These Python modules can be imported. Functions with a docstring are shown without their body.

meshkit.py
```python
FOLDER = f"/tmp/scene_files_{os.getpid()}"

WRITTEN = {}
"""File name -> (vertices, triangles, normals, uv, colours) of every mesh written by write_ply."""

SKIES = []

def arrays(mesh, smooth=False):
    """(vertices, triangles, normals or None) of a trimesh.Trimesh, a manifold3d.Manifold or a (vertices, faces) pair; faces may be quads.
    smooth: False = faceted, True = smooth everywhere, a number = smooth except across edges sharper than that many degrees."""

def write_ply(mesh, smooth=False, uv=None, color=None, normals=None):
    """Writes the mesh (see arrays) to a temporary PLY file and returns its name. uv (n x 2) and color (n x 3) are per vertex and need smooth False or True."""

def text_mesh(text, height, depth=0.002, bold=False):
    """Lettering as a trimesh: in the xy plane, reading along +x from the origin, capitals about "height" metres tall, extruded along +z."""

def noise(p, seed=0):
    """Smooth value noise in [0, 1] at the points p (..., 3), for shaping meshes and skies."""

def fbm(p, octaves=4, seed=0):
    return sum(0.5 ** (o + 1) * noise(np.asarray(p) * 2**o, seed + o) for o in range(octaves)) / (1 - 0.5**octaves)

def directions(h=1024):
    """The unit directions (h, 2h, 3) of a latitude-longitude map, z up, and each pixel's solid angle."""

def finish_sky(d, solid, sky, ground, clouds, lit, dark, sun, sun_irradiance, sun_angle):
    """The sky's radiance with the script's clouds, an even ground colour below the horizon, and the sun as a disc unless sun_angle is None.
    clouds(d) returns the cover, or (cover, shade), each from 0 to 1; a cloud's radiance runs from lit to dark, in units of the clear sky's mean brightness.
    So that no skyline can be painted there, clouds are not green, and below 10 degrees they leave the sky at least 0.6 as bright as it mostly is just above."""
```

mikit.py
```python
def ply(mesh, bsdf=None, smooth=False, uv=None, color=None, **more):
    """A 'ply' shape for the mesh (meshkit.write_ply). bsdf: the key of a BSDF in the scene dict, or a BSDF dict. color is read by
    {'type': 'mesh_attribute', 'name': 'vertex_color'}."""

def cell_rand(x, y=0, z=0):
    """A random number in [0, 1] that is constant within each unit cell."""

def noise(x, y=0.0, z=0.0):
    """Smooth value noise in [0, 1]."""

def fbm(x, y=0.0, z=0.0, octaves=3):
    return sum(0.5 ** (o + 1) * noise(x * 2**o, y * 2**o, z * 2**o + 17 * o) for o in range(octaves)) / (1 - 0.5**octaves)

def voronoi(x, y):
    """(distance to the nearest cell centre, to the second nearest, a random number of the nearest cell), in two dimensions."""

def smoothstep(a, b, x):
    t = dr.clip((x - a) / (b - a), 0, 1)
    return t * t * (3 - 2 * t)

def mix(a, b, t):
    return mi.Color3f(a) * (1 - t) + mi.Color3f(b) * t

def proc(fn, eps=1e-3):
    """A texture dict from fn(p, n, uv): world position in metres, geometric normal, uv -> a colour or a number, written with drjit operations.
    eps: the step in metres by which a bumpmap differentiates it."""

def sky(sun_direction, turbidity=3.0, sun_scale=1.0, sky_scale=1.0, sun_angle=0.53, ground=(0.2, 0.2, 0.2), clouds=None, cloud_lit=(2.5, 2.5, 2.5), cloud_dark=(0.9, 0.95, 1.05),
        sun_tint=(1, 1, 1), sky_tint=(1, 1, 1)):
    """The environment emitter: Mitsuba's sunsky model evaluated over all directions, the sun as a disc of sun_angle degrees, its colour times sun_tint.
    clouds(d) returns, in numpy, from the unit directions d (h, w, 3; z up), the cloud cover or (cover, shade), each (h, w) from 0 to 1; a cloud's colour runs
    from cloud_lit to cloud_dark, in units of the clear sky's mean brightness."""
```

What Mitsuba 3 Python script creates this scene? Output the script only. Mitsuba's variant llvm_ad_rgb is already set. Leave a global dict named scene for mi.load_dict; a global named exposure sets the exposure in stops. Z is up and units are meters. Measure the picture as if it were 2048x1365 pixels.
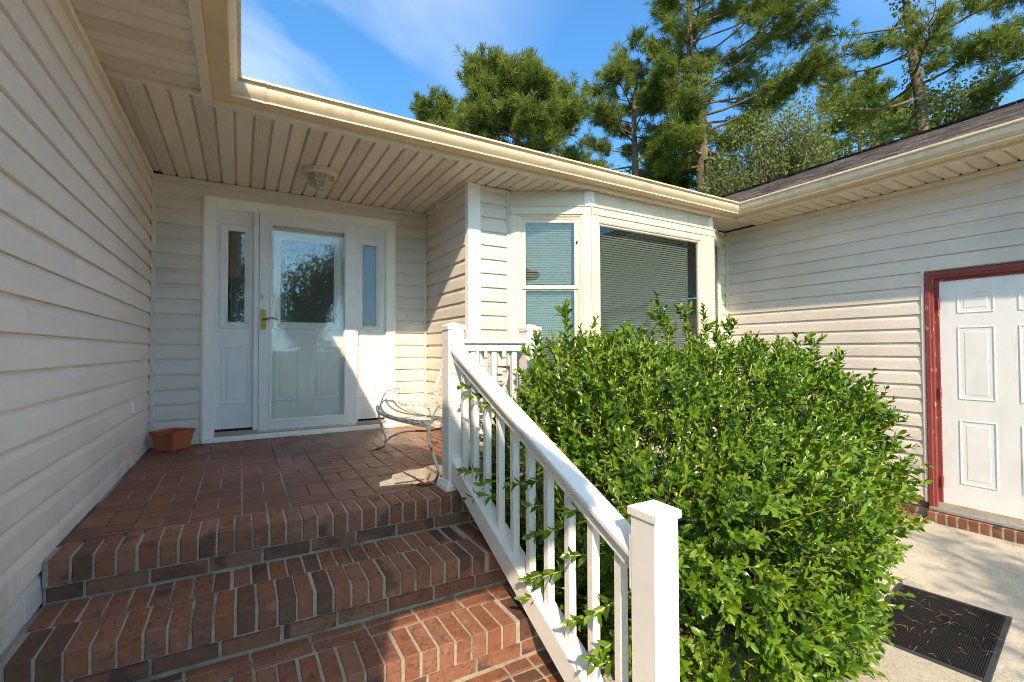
import math, random
import numpy as np
import trimesh
import drjit as dr
import mitsuba as mi
import mikit, meshkit
from mikit import fbm, noise, smoothstep, mix, cell_rand, voronoi
from shapely.geometry import Polygon, box as sbox
from shapely.ops import unary_union

T = mi.ScalarTransform4f
scene, labels = {}, {}
R = np.random.default_rng(7)
random.seed(7)

# ------------------------------------------------------------------ camera, sky, exposure (origin = lens, z up, metres)
FPX, YAW, PITCH, ROLL = 931.4, math.radians(30.18), math.radians(1.19), math.radians(-0.19)
Fw = np.array([math.sin(YAW) * math.cos(PITCH), math.cos(YAW) * math.cos(PITCH), math.sin(PITCH)])
Rt0 = np.array([math.cos(YAW), -math.sin(YAW), 0.0])
Up0 = np.cross(Rt0, Fw)
Rt = Rt0 * math.cos(ROLL) + Up0 * math.sin(ROLL)
Up = -Rt0 * math.sin(ROLL) + Up0 * math.cos(ROLL)
scene['camera'] = {'type': 'perspective', 'fov': 2 * math.degrees(math.atan(1024 / FPX)), 'fov_axis': 'x', 'near_clip': 0.02, 'far_clip': 500.0,
                   'to_world': T().look_at(origin=[0, 0, 0], target=Fw.tolist(), up=Up.tolist())}


def cirrus(d):
    """Thin summer cirrus, set denser outside the view to add neutral fill light."""
    x, y, z = d[..., 0], d[..., 1], np.maximum(d[..., 2], 0.05)
    p = np.stack([x / z, y / z, z * 0], -1)
    q = np.stack([p[..., 0] * 0.55 + p[..., 1] * 0.35, p[..., 1] * 1.5 - p[..., 0] * 1.1, p[..., 2]], -1)
    a = 0.62 * meshkit.fbm(q * 0.9 + 3.1, 6, 5) + 0.38 * meshkit.fbm(q * [3.6, 3.0, 1.0] + 7.7, 5, 12)
    b = meshkit.fbm(d * 1.1 + 2.0, 2, 4)  # broad cover mask, offset to stay thin in view and add bright cloud elsewhere
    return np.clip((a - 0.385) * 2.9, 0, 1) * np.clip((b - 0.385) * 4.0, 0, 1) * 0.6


SUN = (-0.54, -1.25, 1.0)
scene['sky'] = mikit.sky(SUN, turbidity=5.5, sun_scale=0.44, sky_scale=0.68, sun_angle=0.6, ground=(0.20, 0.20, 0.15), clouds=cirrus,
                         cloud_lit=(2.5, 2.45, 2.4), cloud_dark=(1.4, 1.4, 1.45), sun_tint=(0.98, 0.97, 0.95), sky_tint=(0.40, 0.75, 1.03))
exposure = 3.70

# ------------------------------------------------------------------ helpers
used = {}


def numbered(key):
    k = used.get(key, -1) + 1
    used[key] = k
    return key if k == 0 else f'{key}_{k:03d}'


def add(key, mesh, bsdf, smooth=False, uv=None, label=None, cat=None, group=None, kind=None):
    key = numbered(key)
    if uv is not None and not isinstance(mesh, tuple):
        mesh = (np.array(mesh.vertices), np.array(mesh.faces))
    if uv is not None and np.ndim(uv) == 1:
        uv = np.tile(np.asarray(uv, float), (len(mesh[0]), 1))
    scene[key] = mikit.ply(mesh, bsdf, smooth, uv=uv)
    tag(key, label, cat, group, kind)
    return key


def tag(key, label=None, cat=None, group=None, kind=None):
    d = {k: v for k, v in (('label', label), ('category', cat), ('group', group), ('kind', kind)) if v}
    if d:
        labels.setdefault(key, {}).update(d)
    return key


def cat_mesh(ms):
    v, f, n = [], [], 0
    for m in ms:
        a, b = (m if isinstance(m, tuple) else (np.array(m.vertices), np.array(m.faces)))
        v.append(a); f.append(np.asarray(b) + n); n += len(a)
    return np.vstack(v), np.vstack(f)


BF = np.array([[0, 1, 3], [0, 3, 2], [4, 6, 7], [4, 7, 5], [0, 4, 5], [0, 5, 1], [2, 3, 7], [2, 7, 6], [0, 2, 6], [0, 6, 4], [1, 5, 7], [1, 7, 3]])


def box(x0, x1, y0, y1, z0, z1):
    v = np.array([[x, y, z] for x in (min(x0, x1), max(x0, x1)) for y in (min(y0, y1), max(y0, y1)) for z in (min(z0, z1), max(z0, z1))], float)
    return v, BF


def cbox(x0, x1, y0, y1, z0, z1, c=0.004):
    """Box with chamfered edges (44 triangles)."""
    lo, hi = np.array([min(x0, x1), min(y0, y1), min(z0, z1)], float), np.array([max(x0, x1), max(y0, y1), max(z0, z1)], float)
    c = min(c, 0.45 * (hi - lo).min())
    v, idx = [], {}
    for s in np.ndindex(2, 2, 2):
        for a in range(3):
            p = np.where(np.array(s) == 1, hi - c, lo + c)
            p[a] = hi[a] if s[a] else lo[a]
            idx[s, a] = len(v); v.append(p)
    f = []

    def quad(i, j, k, l, n):
        p = [np.array(v[q]) for q in (i, j, k)]
        if np.dot(np.cross(p[1] - p[0], p[2] - p[0]), n) < 0:
            i, j, k, l = l, k, j, i
        f.extend([[i, j, k], [i, k, l]])
    for a in range(3):
        b, d = (a + 1) % 3, (a + 2) % 3
        for s in (0, 1):
            def S(p, q):
                t = [0, 0, 0]; t[a] = s; t[b] = p; t[d] = q
                return idx[tuple(t), a]
            n = np.zeros(3); n[a] = 2 * s - 1
            quad(S(0, 0), S(1, 0), S(1, 1), S(0, 1), n)
        for p in (0, 1):
            for q in (0, 1):
                def E(w, ax):
                    t = [0, 0, 0]; t[a] = w; t[b] = p; t[d] = q
                    return idx[tuple(t), ax]
                n = np.zeros(3); n[b] = 2 * p - 1; n[d] = 2 * q - 1
                quad(E(0, b), E(1, b), E(1, d), E(0, d), n)
    for s in np.ndindex(2, 2, 2):
        t = [idx[s, 0], idx[s, 1], idx[s, 2]]
        n = 2 * np.array(s) - 1
        p = [np.array(v[q]) for q in t]
        if np.dot(np.cross(p[1] - p[0], p[2] - p[0]), n) < 0:
            t = t[::-1]
        f.append(t)
    return np.array(v), np.array(f)


def tube(pts, rad, sides=6, cap=True):
    p = np.asarray(pts, float)
    rad = np.broadcast_to(np.asarray(rad, float), (len(p),))
    t = np.gradient(p, axis=0); t /= np.linalg.norm(t, axis=1, keepdims=True) + 1e-12
    a = np.cross(t[0], [0, 0, 1.0] if abs(t[0][2]) < 0.9 else [1.0, 0, 0]); a /= np.linalg.norm(a)
    A = []
    for i in range(len(p)):
        a = a - t[i] * (a @ t[i]); a = a / (np.linalg.norm(a) + 1e-12); A.append(a)
    A = np.array(A); B = np.cross(t, A)
    th = np.arange(sides) * 2 * np.pi / sides
    v = (p[:, None] + rad[:, None, None] * (np.cos(th)[None, :, None] * A[:, None] + np.sin(th)[None, :, None] * B[:, None])).reshape(-1, 3)
    i, j = np.meshgrid(np.arange(len(p) - 1), np.arange(sides), indexing='ij')
    q = np.stack([i * sides + j, i * sides + (j + 1) % sides, (i + 1) * sides + (j + 1) % sides, (i + 1) * sides + j], -1).reshape(-1, 4)
    f = np.vstack([q[:, [0, 1, 2]], q[:, [0, 2, 3]]])
    if cap:
        n = len(v); v = np.vstack([v, p[:1], p[-1:]])
        k = np.arange(sides); k2 = (k + 1) % sides; e = (len(p) - 1) * sides
        f = np.vstack([f, np.stack([k2, k, k * 0 + n], 1), np.stack([e + k, e + k2, k * 0 + n + 1], 1)])
    return v, f


def spline(pts, n=24):
    """Catmull-Rom through the points."""
    p = np.asarray(pts, float)
    p = np.vstack([2 * p[0] - p[1], p, 2 * p[-1] - p[-2]])
    out = []
    m = len(p) - 3
    for k in range(m):
        for t in np.linspace(0, 1, max(2, n // m), endpoint=False):
            a, b, c, d = p[k:k + 4]
            out.append(0.5 * (2 * b + (c - a) * t + (2 * a - 5 * b + 4 * c - d) * t * t + (3 * b - a - 3 * c + d) * t ** 3))
    out.append(p[-2])
    return np.array(out)


class Plane:
    """A wall plane: point(u, z, d) with u along the wall, z up and d outwards."""
    def __init__(s, o, u, n):
        s.o, s.u, s.n = np.array([*o, 0.0]), np.array([*u, 0.0]), np.array([*n, 0.0])
        s.flip = np.cross(s.u, [0, 0, 1.0]) @ s.n < 0

    def P(s, u, z, d):
        u, z, d = np.broadcast_arrays(np.asarray(u, float), np.asarray(z, float), np.asarray(d, float))
        return s.o + u[..., None] * s.u + d[..., None] * s.n + z[..., None] * np.array([0, 0, 1.0])

    def box(s, u0, u1, z0, z1, d0, d1, c=0):
        v, f = cbox(u0, u1, d0, d1, z0, z1, c) if c else box(u0, u1, d0, d1, z0, z1)
        w = s.P(v[:, 0], v[:, 2], v[:, 1])
        return w, (f if np.linalg.det(np.stack([s.u, s.n, [0, 0, 1.0]])) > 0 else f[:, ::-1])

    def rings(s, u0, u1, z0, z1, prof, cap=True, sides='lrtb'):
        """Concentric rectangles, prof = [(inset, depth)]: mouldings, frames and raised panels with mitred corners."""
        v, f = [], []
        for ins, d in prof:
            a = (u0 + ins, u1 - ins, z0 + (ins if 'b' in sides else 0), z1 - ins)
            v += [s.P(a[0], a[2], d), s.P(a[1], a[2], d), s.P(a[1], a[3], d), s.P(a[0], a[3], d)]
        for k in range(len(prof) - 1):
            for e, nm in enumerate('brtl'):
                if nm not in sides:
                    continue
                i, j = k * 4 + e, k * 4 + (e + 1) % 4
                f += [[i, j, j + 4], [i, j + 4, i + 4]]
        if cap:
            k = (len(prof) - 1) * 4
            f += [[k, k + 1, k + 2], [k, k + 2, k + 3]]
        f = np.array(f)
        return np.array(v), (f[:, ::-1] if s.flip else f)

    def poly(s, pg, d0, d1):
        m = trimesh.creation.extrude_polygon(pg, d1 - d0, engine='earcut')
        v = np.array(m.vertices); f = np.array(m.faces)
        return s.P(v[:, 0], v[:, 1], v[:, 2] + d0), (f[:, ::-1] if s.flip else f)


# ------------------------------------------------------------------ materials
def rgb(*c):
    return {'type': 'rgb', 'value': list(c)}


def pr(name, color, rough=0.5, spec=0.4, two=True, **kw):
    b = {'type': 'principled', 'base_color': color if isinstance(color, dict) else rgb(*color), 'roughness': rough, 'specular': spec, **kw}
    scene[name] = {'type': 'twosided', 'bsdf': b} if two else b


def proc(fn, **k):
    return mikit.proc(fn, **k)


def siding_fn(p, n, uv):
    g = fbm(p.x * 3.0 + p.y * 3.0, p.z * 14.0, uv.x * 40, octaves=3)
    dirt = smoothstep(0.55, 0.85, noise(p.x * 2.2 + p.y * 1.7, p.z * 1.1, 4.0))
    c = mix((0.605, 0.555, 0.495), (0.665, 0.615, 0.55), g)
    c = c * (0.95 + 0.07 * uv.x)
    splash = smoothstep(-0.5, -0.9, p.z) * smoothstep(0.35, 0.7, fbm(p.x * 9 + p.y * 9, p.z * 5, 3.0, octaves=4))
    return c * (1 - 0.10 * dirt - 0.16 * splash)


pr('m_siding', proc(siding_fn), 0.42, 0.45)


def cream_fn(p, n, uv):
    g = fbm(p.x * 2.5 + p.y * 1.3, p.y * 2.0, p.z * 9.0, octaves=4)
    st = smoothstep(0.5, 0.8, fbm(p.x * 11 + 5, p.y * 11, p.z * 1.6, octaves=3))
    return mix((0.59, 0.53, 0.43), (0.66, 0.605, 0.51), g) * (1 - 0.14 * st)


pr('m_cream', proc(cream_fn), 0.4, 0.4)


def gutter_fn(p, n, uv):
    g = fbm(p.x * 1.7, p.y * 1.7, p.z * 22.0, octaves=4)
    st = smoothstep(0.52, 0.72, fbm(p.x * 16, p.y * 16, p.z * 2.0, octaves=3))
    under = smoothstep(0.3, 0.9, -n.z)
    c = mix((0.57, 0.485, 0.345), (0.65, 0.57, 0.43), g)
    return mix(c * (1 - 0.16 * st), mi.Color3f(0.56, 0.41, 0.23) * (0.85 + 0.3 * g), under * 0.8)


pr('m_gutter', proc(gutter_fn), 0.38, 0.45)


def soffit_fn(p, n, uv):
    g = fbm(p.x * 4, p.y * 4, 2.0, octaves=3)
    return mix((0.575, 0.51, 0.405), (0.625, 0.56, 0.455), g) * (0.985 + 0.02 * uv.x)


pr('m_soffit', proc(soffit_fn), 0.5, 0.35)


def perf_fn(p, n, uv):
    # rows of punched holes: uv = metres along the panel, across the panel
    a, b = uv.x / 0.0125, uv.y / 0.0085
    row = dr.floor(b)
    fa = a + 0.5 * (row - 2 * dr.floor(row / 2)) - dr.floor(a + 0.5 * (row - 2 * dr.floor(row / 2))) - 0.5
    fb = b - row - 0.5
    hole = (dr.abs(fa) < 0.32) & (dr.abs(fb) < 0.2)
    c = mix((0.575, 0.51, 0.405), (0.625, 0.56, 0.455), fbm(p.x * 4, p.y * 4, 2.0))
    return dr.select(hole, mi.Color3f(0.30, 0.25, 0.19), c)


pr('m_perf', proc(perf_fn), 0.5, 0.35)


def white_fn(p, n, uv):
    g = fbm(p.x * 5, p.y * 5, p.z * 5, octaves=4)
    sm = smoothstep(0.6, 0.78, fbm(p.x * 2.3 + 9, p.y * 2.3, p.z * 7.0, octaves=4))
    return mix((0.66, 0.655, 0.65), (0.73, 0.725, 0.72), g) * (1 - 0.07 * sm)


pr('m_vinyl', proc(white_fn), 0.32, 0.5)


def doorwhite_fn(p, n, uv):
    g = fbm(p.x * 3, p.y * 3, p.z * 4, octaves=4)
    low = smoothstep(0.5, 0.75, fbm(p.x * 9, p.y * 9, p.z * 3, octaves=3))
    return mix((0.67, 0.675, 0.675), (0.74, 0.745, 0.745), g) * (1 - 0.06 * low)


pr('m_door', proc(doorwhite_fn), 0.4, 0.45)
pr('m_casing', (0.80, 0.775, 0.73), 0.4, 0.4)
pr('m_sill', (0.30, 0.26, 0.21), 0.5, 0.4)
pr('m_black', (0.015, 0.015, 0.016), 0.6, 0.3)
pr('m_room', (0.24, 0.25, 0.25), 0.9, 0.1)
pr('m_blind', (0.40, 0.43, 0.42), 0.5, 0.3)
pr('m_blinddark', (0.10, 0.11, 0.11), 0.5, 0.3)
pr('m_brass', (0.30, 0.205, 0.07), 0.36, 0.5, metallic=1.0)
pr('m_ivoryplastic', (0.68, 0.60, 0.42), 0.4, 0.4)
scene['m_glass'] = {'type': 'thindielectric', 'int_ior': 1.52}
scene['m_storm'] = {'type': 'thindielectric', 'int_ior': 1.6, 'specular_transmittance': rgb(0.90, 0.925, 0.905)}
scene['m_tinted'] = {'type': 'thindielectric', 'int_ior': 1.5, 'specular_transmittance': rgb(0.48, 0.54, 0.50)}
pr('m_alu', (0.55, 0.55, 0.55), 0.4, 0.5, metallic=0.8)


def brick_fn(p, n, uv):
    k = uv.x
    g = fbm(p.x * 26, p.y * 26, p.z * 26, octaves=4)
    blot = fbm(p.x * 9 + uv.y * 31, p.y * 5, p.z * 9, octaves=4)
    red = mix((0.155, 0.060, 0.035), (0.25, 0.105, 0.060), g)
    rose = mix((0.18, 0.082, 0.050), (0.275, 0.130, 0.080), g)
    dark = mix((0.055, 0.034, 0.028), (0.12, 0.066, 0.05), g)
    tan = mix((0.22, 0.13, 0.09), (0.31, 0.19, 0.13), g)
    c = mix(red, rose, smoothstep(0.35, 0.7, k))
    c = mix(c, dark, smoothstep(0.87, 0.92, k) * 0.8)
    # flashed ends and smears that differ from brick to brick
    fl = smoothstep(0.50, 0.64, blot + 0.22 * (cell_rand(uv.y * 97, 1) - 0.5))
    c = mix(c, dark, fl * smoothstep(0.25, 0.6, cell_rand(uv.y * 97, 2)))
    ts = smoothstep(0.57, 0.80, fbm(p.x * 6 + uv.y * 17, p.y * 14, p.z * 14 + 3, octaves=3)) * smoothstep(0.55, 0.75, cell_rand(uv.y * 97, 3))
    c = mix(c, tan, ts * 0.5)
    sp = smoothstep(0.70, 0.76, noise(p.x * 75, p.y * 55, p.z * 75))
    c = mix(c, dark, sp * (0.2 + 0.45 * cell_rand(uv.y * 97, 7)))
    mort = smoothstep(0.74, 0.80, noise(p.x * 38 + 7, p.y * 38, p.z * 38)) * smoothstep(0.5, 0.8, noise(p.x * 5, p.y * 5, p.z * 5 + 8))
    return mix(c, mi.Color3f(0.36, 0.33, 0.29), mort * 0.15)


def brick_h(p, n, uv):
    return fbm(p.x * 90, p.y * 90, p.z * 90, octaves=3) + 0.6 * smoothstep(0.66, 0.75, noise(p.x * 60, p.y * 60, p.z * 60)) * -1.0


scene['m_brick'] = {'type': 'twosided', 'bsdf': {'type': 'bumpmap', 'tex': proc(brick_h), 'scale': 0.0022,
                    'bsdf': {'type': 'principled', 'base_color': proc(brick_fn), 'roughness': 0.62, 'specular': 0.3}}}


def mortar_fn(p, n, uv):
    g = fbm(p.x * 60, p.y * 60, p.z * 60, octaves=3)
    m = smoothstep(0.5, 0.75, fbm(p.x * 7, p.y * 7, p.z * 7, octaves=3))
    return mix((0.25, 0.215, 0.17), (0.41, 0.36, 0.29), g) * (1 - 0.45 * m)


scene['m_mortar'] = {'type': 'twosided', 'bsdf': {'type': 'bumpmap', 'tex': proc(brick_h), 'scale': 0.004,
                     'bsdf': {'type': 'principled', 'base_color': proc(mortar_fn), 'roughness': 0.9, 'specular': 0.2}}}


def tile_fn(p, n, uv):
    g = fbm(p.x * 14 + uv.x * 9, p.y * 14, 1.0, octaves=4)
    w = smoothstep(0.4, 0.7, fbm(p.x * 1.6, p.y * 1.6, 7.0, octaves=3))
    c = mix((0.14, 0.052, 0.031), (0.21, 0.082, 0.049), g)
    c = c * (0.84 + 0.34 * uv.x)
    return c * (1 - 0.22 * w)


def tile_rough(p, n, uv):
    wet = smoothstep(0.42, 0.66, fbm(p.x * 1.1 + 2, p.y * 1.1, 3.0, octaves=3)) * smoothstep(-0.2, 0.9, p.x)
    return 0.46 - 0.2 * wet + 0.1 * noise(p.x * 30, p.y * 30, 0)


pr('m_tile', proc(tile_fn), proc(tile_rough), 0.5)


def grout_fn(p, n, uv):
    g = fbm(p.x * 40, p.y * 40, 1.0, octaves=3)
    d = smoothstep(0.45, 0.65, fbm(p.x * 2.0, p.y * 2.0, 5.0, octaves=3))
    return mix(mix((0.19, 0.175, 0.155), (0.30, 0.28, 0.25), g), (0.035, 0.03, 0.028), d * 0.85)


pr('m_grout', proc(grout_fn), 0.8, 0.2)
scene['m_water'] = {'type': 'thindielectric', 'int_ior': 1.40}


def concrete_fn(p, n, uv):
    g = fbm(p.x * 55, p.y * 55, 1.0, octaves=3)
    b = fbm(p.x * 1.8, p.y * 1.8, 9.0, octaves=4)
    s = smoothstep(0.66, 0.72, noise(p.x * 120, p.y * 120, 0))
    c = mix((0.40, 0.36, 0.30), (0.49, 0.45, 0.375), g)
    c = mix(c, (0.30, 0.27, 0.225), smoothstep(0.45, 0.7, b) * 0.5)
    return c * (1 - 0.18 * s)


def concrete_h(p, n, uv):
    return fbm(p.x * 110, p.y * 110, 0, octaves=3)


scene['m_concrete'] = {'type': 'twosided', 'bsdf': {'type': 'bumpmap', 'tex': proc(concrete_h), 'scale': 0.0025,
                       'bsdf': {'type': 'principled', 'base_color': proc(concrete_fn), 'roughness': 0.85, 'specular': 0.25}}}


def soil_fn(p, n, uv):
    g = fbm(p.x * 18, p.y * 18, 0, octaves=4)
    return mix((0.055, 0.03, 0.018), (0.16, 0.085, 0.045), g)


pr('m_soil', proc(soil_fn), 0.95, 0.1)
pr('m_straw', (0.34, 0.19, 0.085), 0.8, 0.2)
pr('m_needledry', (0.50, 0.31, 0.14), 0.8, 0.2)
pr('m_deadleaf', (0.16, 0.065, 0.03), 0.8, 0.2)


def lawn_fn(p, n, uv):
    g = fbm(p.x * 5, p.y * 5, 0, octaves=4)
    return mix((0.05, 0.09, 0.02), (0.12, 0.17, 0.05), g)


pr('m_lawn', proc(lawn_fn), 0.95, 0.1)
pr('m_asphalt', (0.09, 0.09, 0.09), 0.9, 0.2)


def red_fn(p, n, uv):
    g = fbm(p.x * 8, p.y * 8, p.z * 8, octaves=4)
    chip = smoothstep(0.70, 0.72, fbm(p.x * 60, p.y * 60, p.z * 16, octaves=4)) * smoothstep(0.45, 0.65, noise(p.z * 2.0 + 5.3, p.y * 3, 0))
    return mix(mix((0.17, 0.035, 0.032), (0.23, 0.055, 0.05), g), (0.50, 0.42, 0.38), chip * 0.55)


pr('m_red', proc(red_fn), 0.5, 0.35)


def terra_fn(p, n, uv):
    g = fbm(p.x * 20, p.y * 20, p.z * 20, octaves=3)
    return mix((0.38, 0.095, 0.04), (0.46, 0.13, 0.06), g)


pr('m_terracotta', proc(terra_fn), 0.5, 0.35)


def iron_fn(p, n, uv):
    g = fbm(p.x * 45, p.y * 45, p.z * 45, octaves=4)
    low = smoothstep(-0.70, -0.82, p.z)
    rust = smoothstep(0.60, 0.68, g + 0.30 * low + 0.13 * noise(p.x * 8, p.y * 8, p.z * 8 + 4) - 0.05)
    return mix(mix((0.60, 0.57, 0.52), (0.72, 0.69, 0.64), noise(p.x * 20, p.y * 20, p.z * 20)), (0.16, 0.055, 0.022), rust)


pr('m_iron', proc(iron_fn), 0.55, 0.4)
pr('m_rust', (0.13, 0.05, 0.025), 0.8, 0.2)
pr('m_rubber', (0.014, 0.014, 0.016), 0.75, 0.2)
pr('m_rubberedge', (0.035, 0.039, 0.046), 0.7, 0.25)


def holly_fn(p, n, uv):
    a = mix((0.026, 0.088, 0.005), (0.122, 0.235, 0.012), smoothstep(0.0, 0.8, uv.x))
    a = mix(a, (0.17, 0.26, 0.02), smoothstep(0.78, 0.97, uv.x) * 0.7)
    a = dr.select(uv.x > 1.5, mi.Color3f(0.20, 0.12, 0.035), a)
    rib = smoothstep(0.12, 0.0, dr.abs(uv.y))
    edge = smoothstep(0.74, 0.95, dr.abs(uv.y))
    return mix(a, (0.24, 0.31, 0.03), rib * 0.4 + edge * 0.38)


scene['m_holly'] = {'type': 'blendbsdf', 'weight': 0.62,
                    'a': {'type': 'principledthin', 'base_color': proc(holly_fn), 'roughness': 0.3, 'eta': 1.5, 'diff_trans': 1.1},
                    'b': {'type': 'twosided', 'bsdf': {'type': 'principled', 'base_color': proc(holly_fn), 'roughness': 0.32, 'specular': 0.6, 'clearcoat': 0.5, 'clearcoat_gloss': 0.9}}}
pr('m_stem', (0.42, 0.39, 0.04), 0.5, 0.3)
pr('m_twig', (0.10, 0.075, 0.05), 0.9, 0.1)
pr('m_berry', (0.40, 0.42, 0.06), 0.35, 0.5)


def bark_fn(p, n, uv):
    g = fbm(p.x * 9, p.y * 9, p.z * 2.2, octaves=4)
    return mix((0.06, 0.045, 0.035), (0.25, 0.19, 0.145), g)


pr('m_bark', proc(bark_fn), 0.95, 0.1)


def needle_fn(p, n, uv):
    c = mix((0.10, 0.165, 0.04), (0.28, 0.33, 0.06), uv.x)
    return mix(c, (0.15, 0.20, 0.05), smoothstep(0.75, 1.0, uv.y) * 0.5)


scene['m_needle'] = {'type': 'principledthin', 'base_color': proc(needle_fn), 'roughness': 0.45, 'eta': 1.45, 'diff_trans': 0.9}


def dleaf_fn(p, n, uv):
    return mix(mix((0.10, 0.15, 0.035), (0.26, 0.30, 0.10), uv.x), (0.23, 0.28, 0.16), smoothstep(0.7, 1.0, uv.x) * uv.y)


scene['m_dleaf'] = {'type': 'principledthin', 'base_color': proc(dleaf_fn), 'roughness': 0.4, 'eta': 1.45, 'diff_trans': 0.7}


def shingle_fn(p, n, uv):
    g = noise(p.x * 90, p.y * 90, p.z * 90)
    c = mix((0.05, 0.044, 0.042), (0.16, 0.135, 0.12), uv.x)
    return c * (0.7 + 0.6 * g)


pr('m_shingle', proc(shingle_fn), 0.95, 0.15)
pr('m_lampmetal', (0.57, 0.50, 0.37), 0.45, 0.4)


def lampglass_fn(p, n, uv):
    return mix((0.24, 0.22, 0.15), (0.38, 0.35, 0.25), fbm(p.x * 90, p.y * 90, p.z * 90))


pr('m_lampglass', proc(lampglass_fn), 0.22, 0.5)
#PART2
# ------------------------------------------------------------------ ground
LAND, GRND = -0.81, -1.575
add('lawn', box(-90, 110, -90, 120, GRND - 0.3, GRND), 'm_lawn', kind='structure', label='grass lawn in front of the house')
add('street', box(-90, 110, -31, -25, GRND - 0.1, GRND + 0.012), 'm_asphalt', kind='structure', label='asphalt street beyond the front lawn')
add('concrete_walk', cbox(1.25, 5.44, -3.4, 1.81, GRND - 0.15, -1.558, 0.01), 'm_concrete', kind='structure', label='pale concrete walk before the side door')
add('concrete_walk', cbox(-0.66, 1.246, -3.4, 1.40, GRND - 0.15, -1.560, 0.01), 'm_concrete', kind='structure', label='concrete walk at the foot of the brick steps')
add('driveway', box(5.9, 11.5, -25, -3.6, GRND - 0.1, -1.555), 'm_concrete', kind='structure', label='concrete driveway in front of the garage')
gx, gy = np.meshgrid(np.linspace(1.24, 5.455, 60), np.linspace(1.81, 3.83, 34))
gz = -1.565 + 0.10 * np.clip((gy - 1.81) / 0.5, 0, 1) * (0.6 + 0.8 * meshkit.fbm(np.stack([gx * 3, gy * 3, gx * 0], -1), 3, 3))
iv = np.arange(60 * 34).reshape(34, 60)
bed = (np.stack([gx, gy, gz], -1).reshape(-1, 3), np.vstack([np.stack([iv[:-1, :-1], iv[:-1, 1:], iv[1:, 1:]], -1).reshape(-1, 3), np.stack([iv[:-1, :-1], iv[1:, 1:], iv[1:, :-1]], -1).reshape(-1, 3)]))
add('planting_bed', bed, 'm_soil', smooth=True, kind='structure', label='mulched planting bed between porch and garage')


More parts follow.
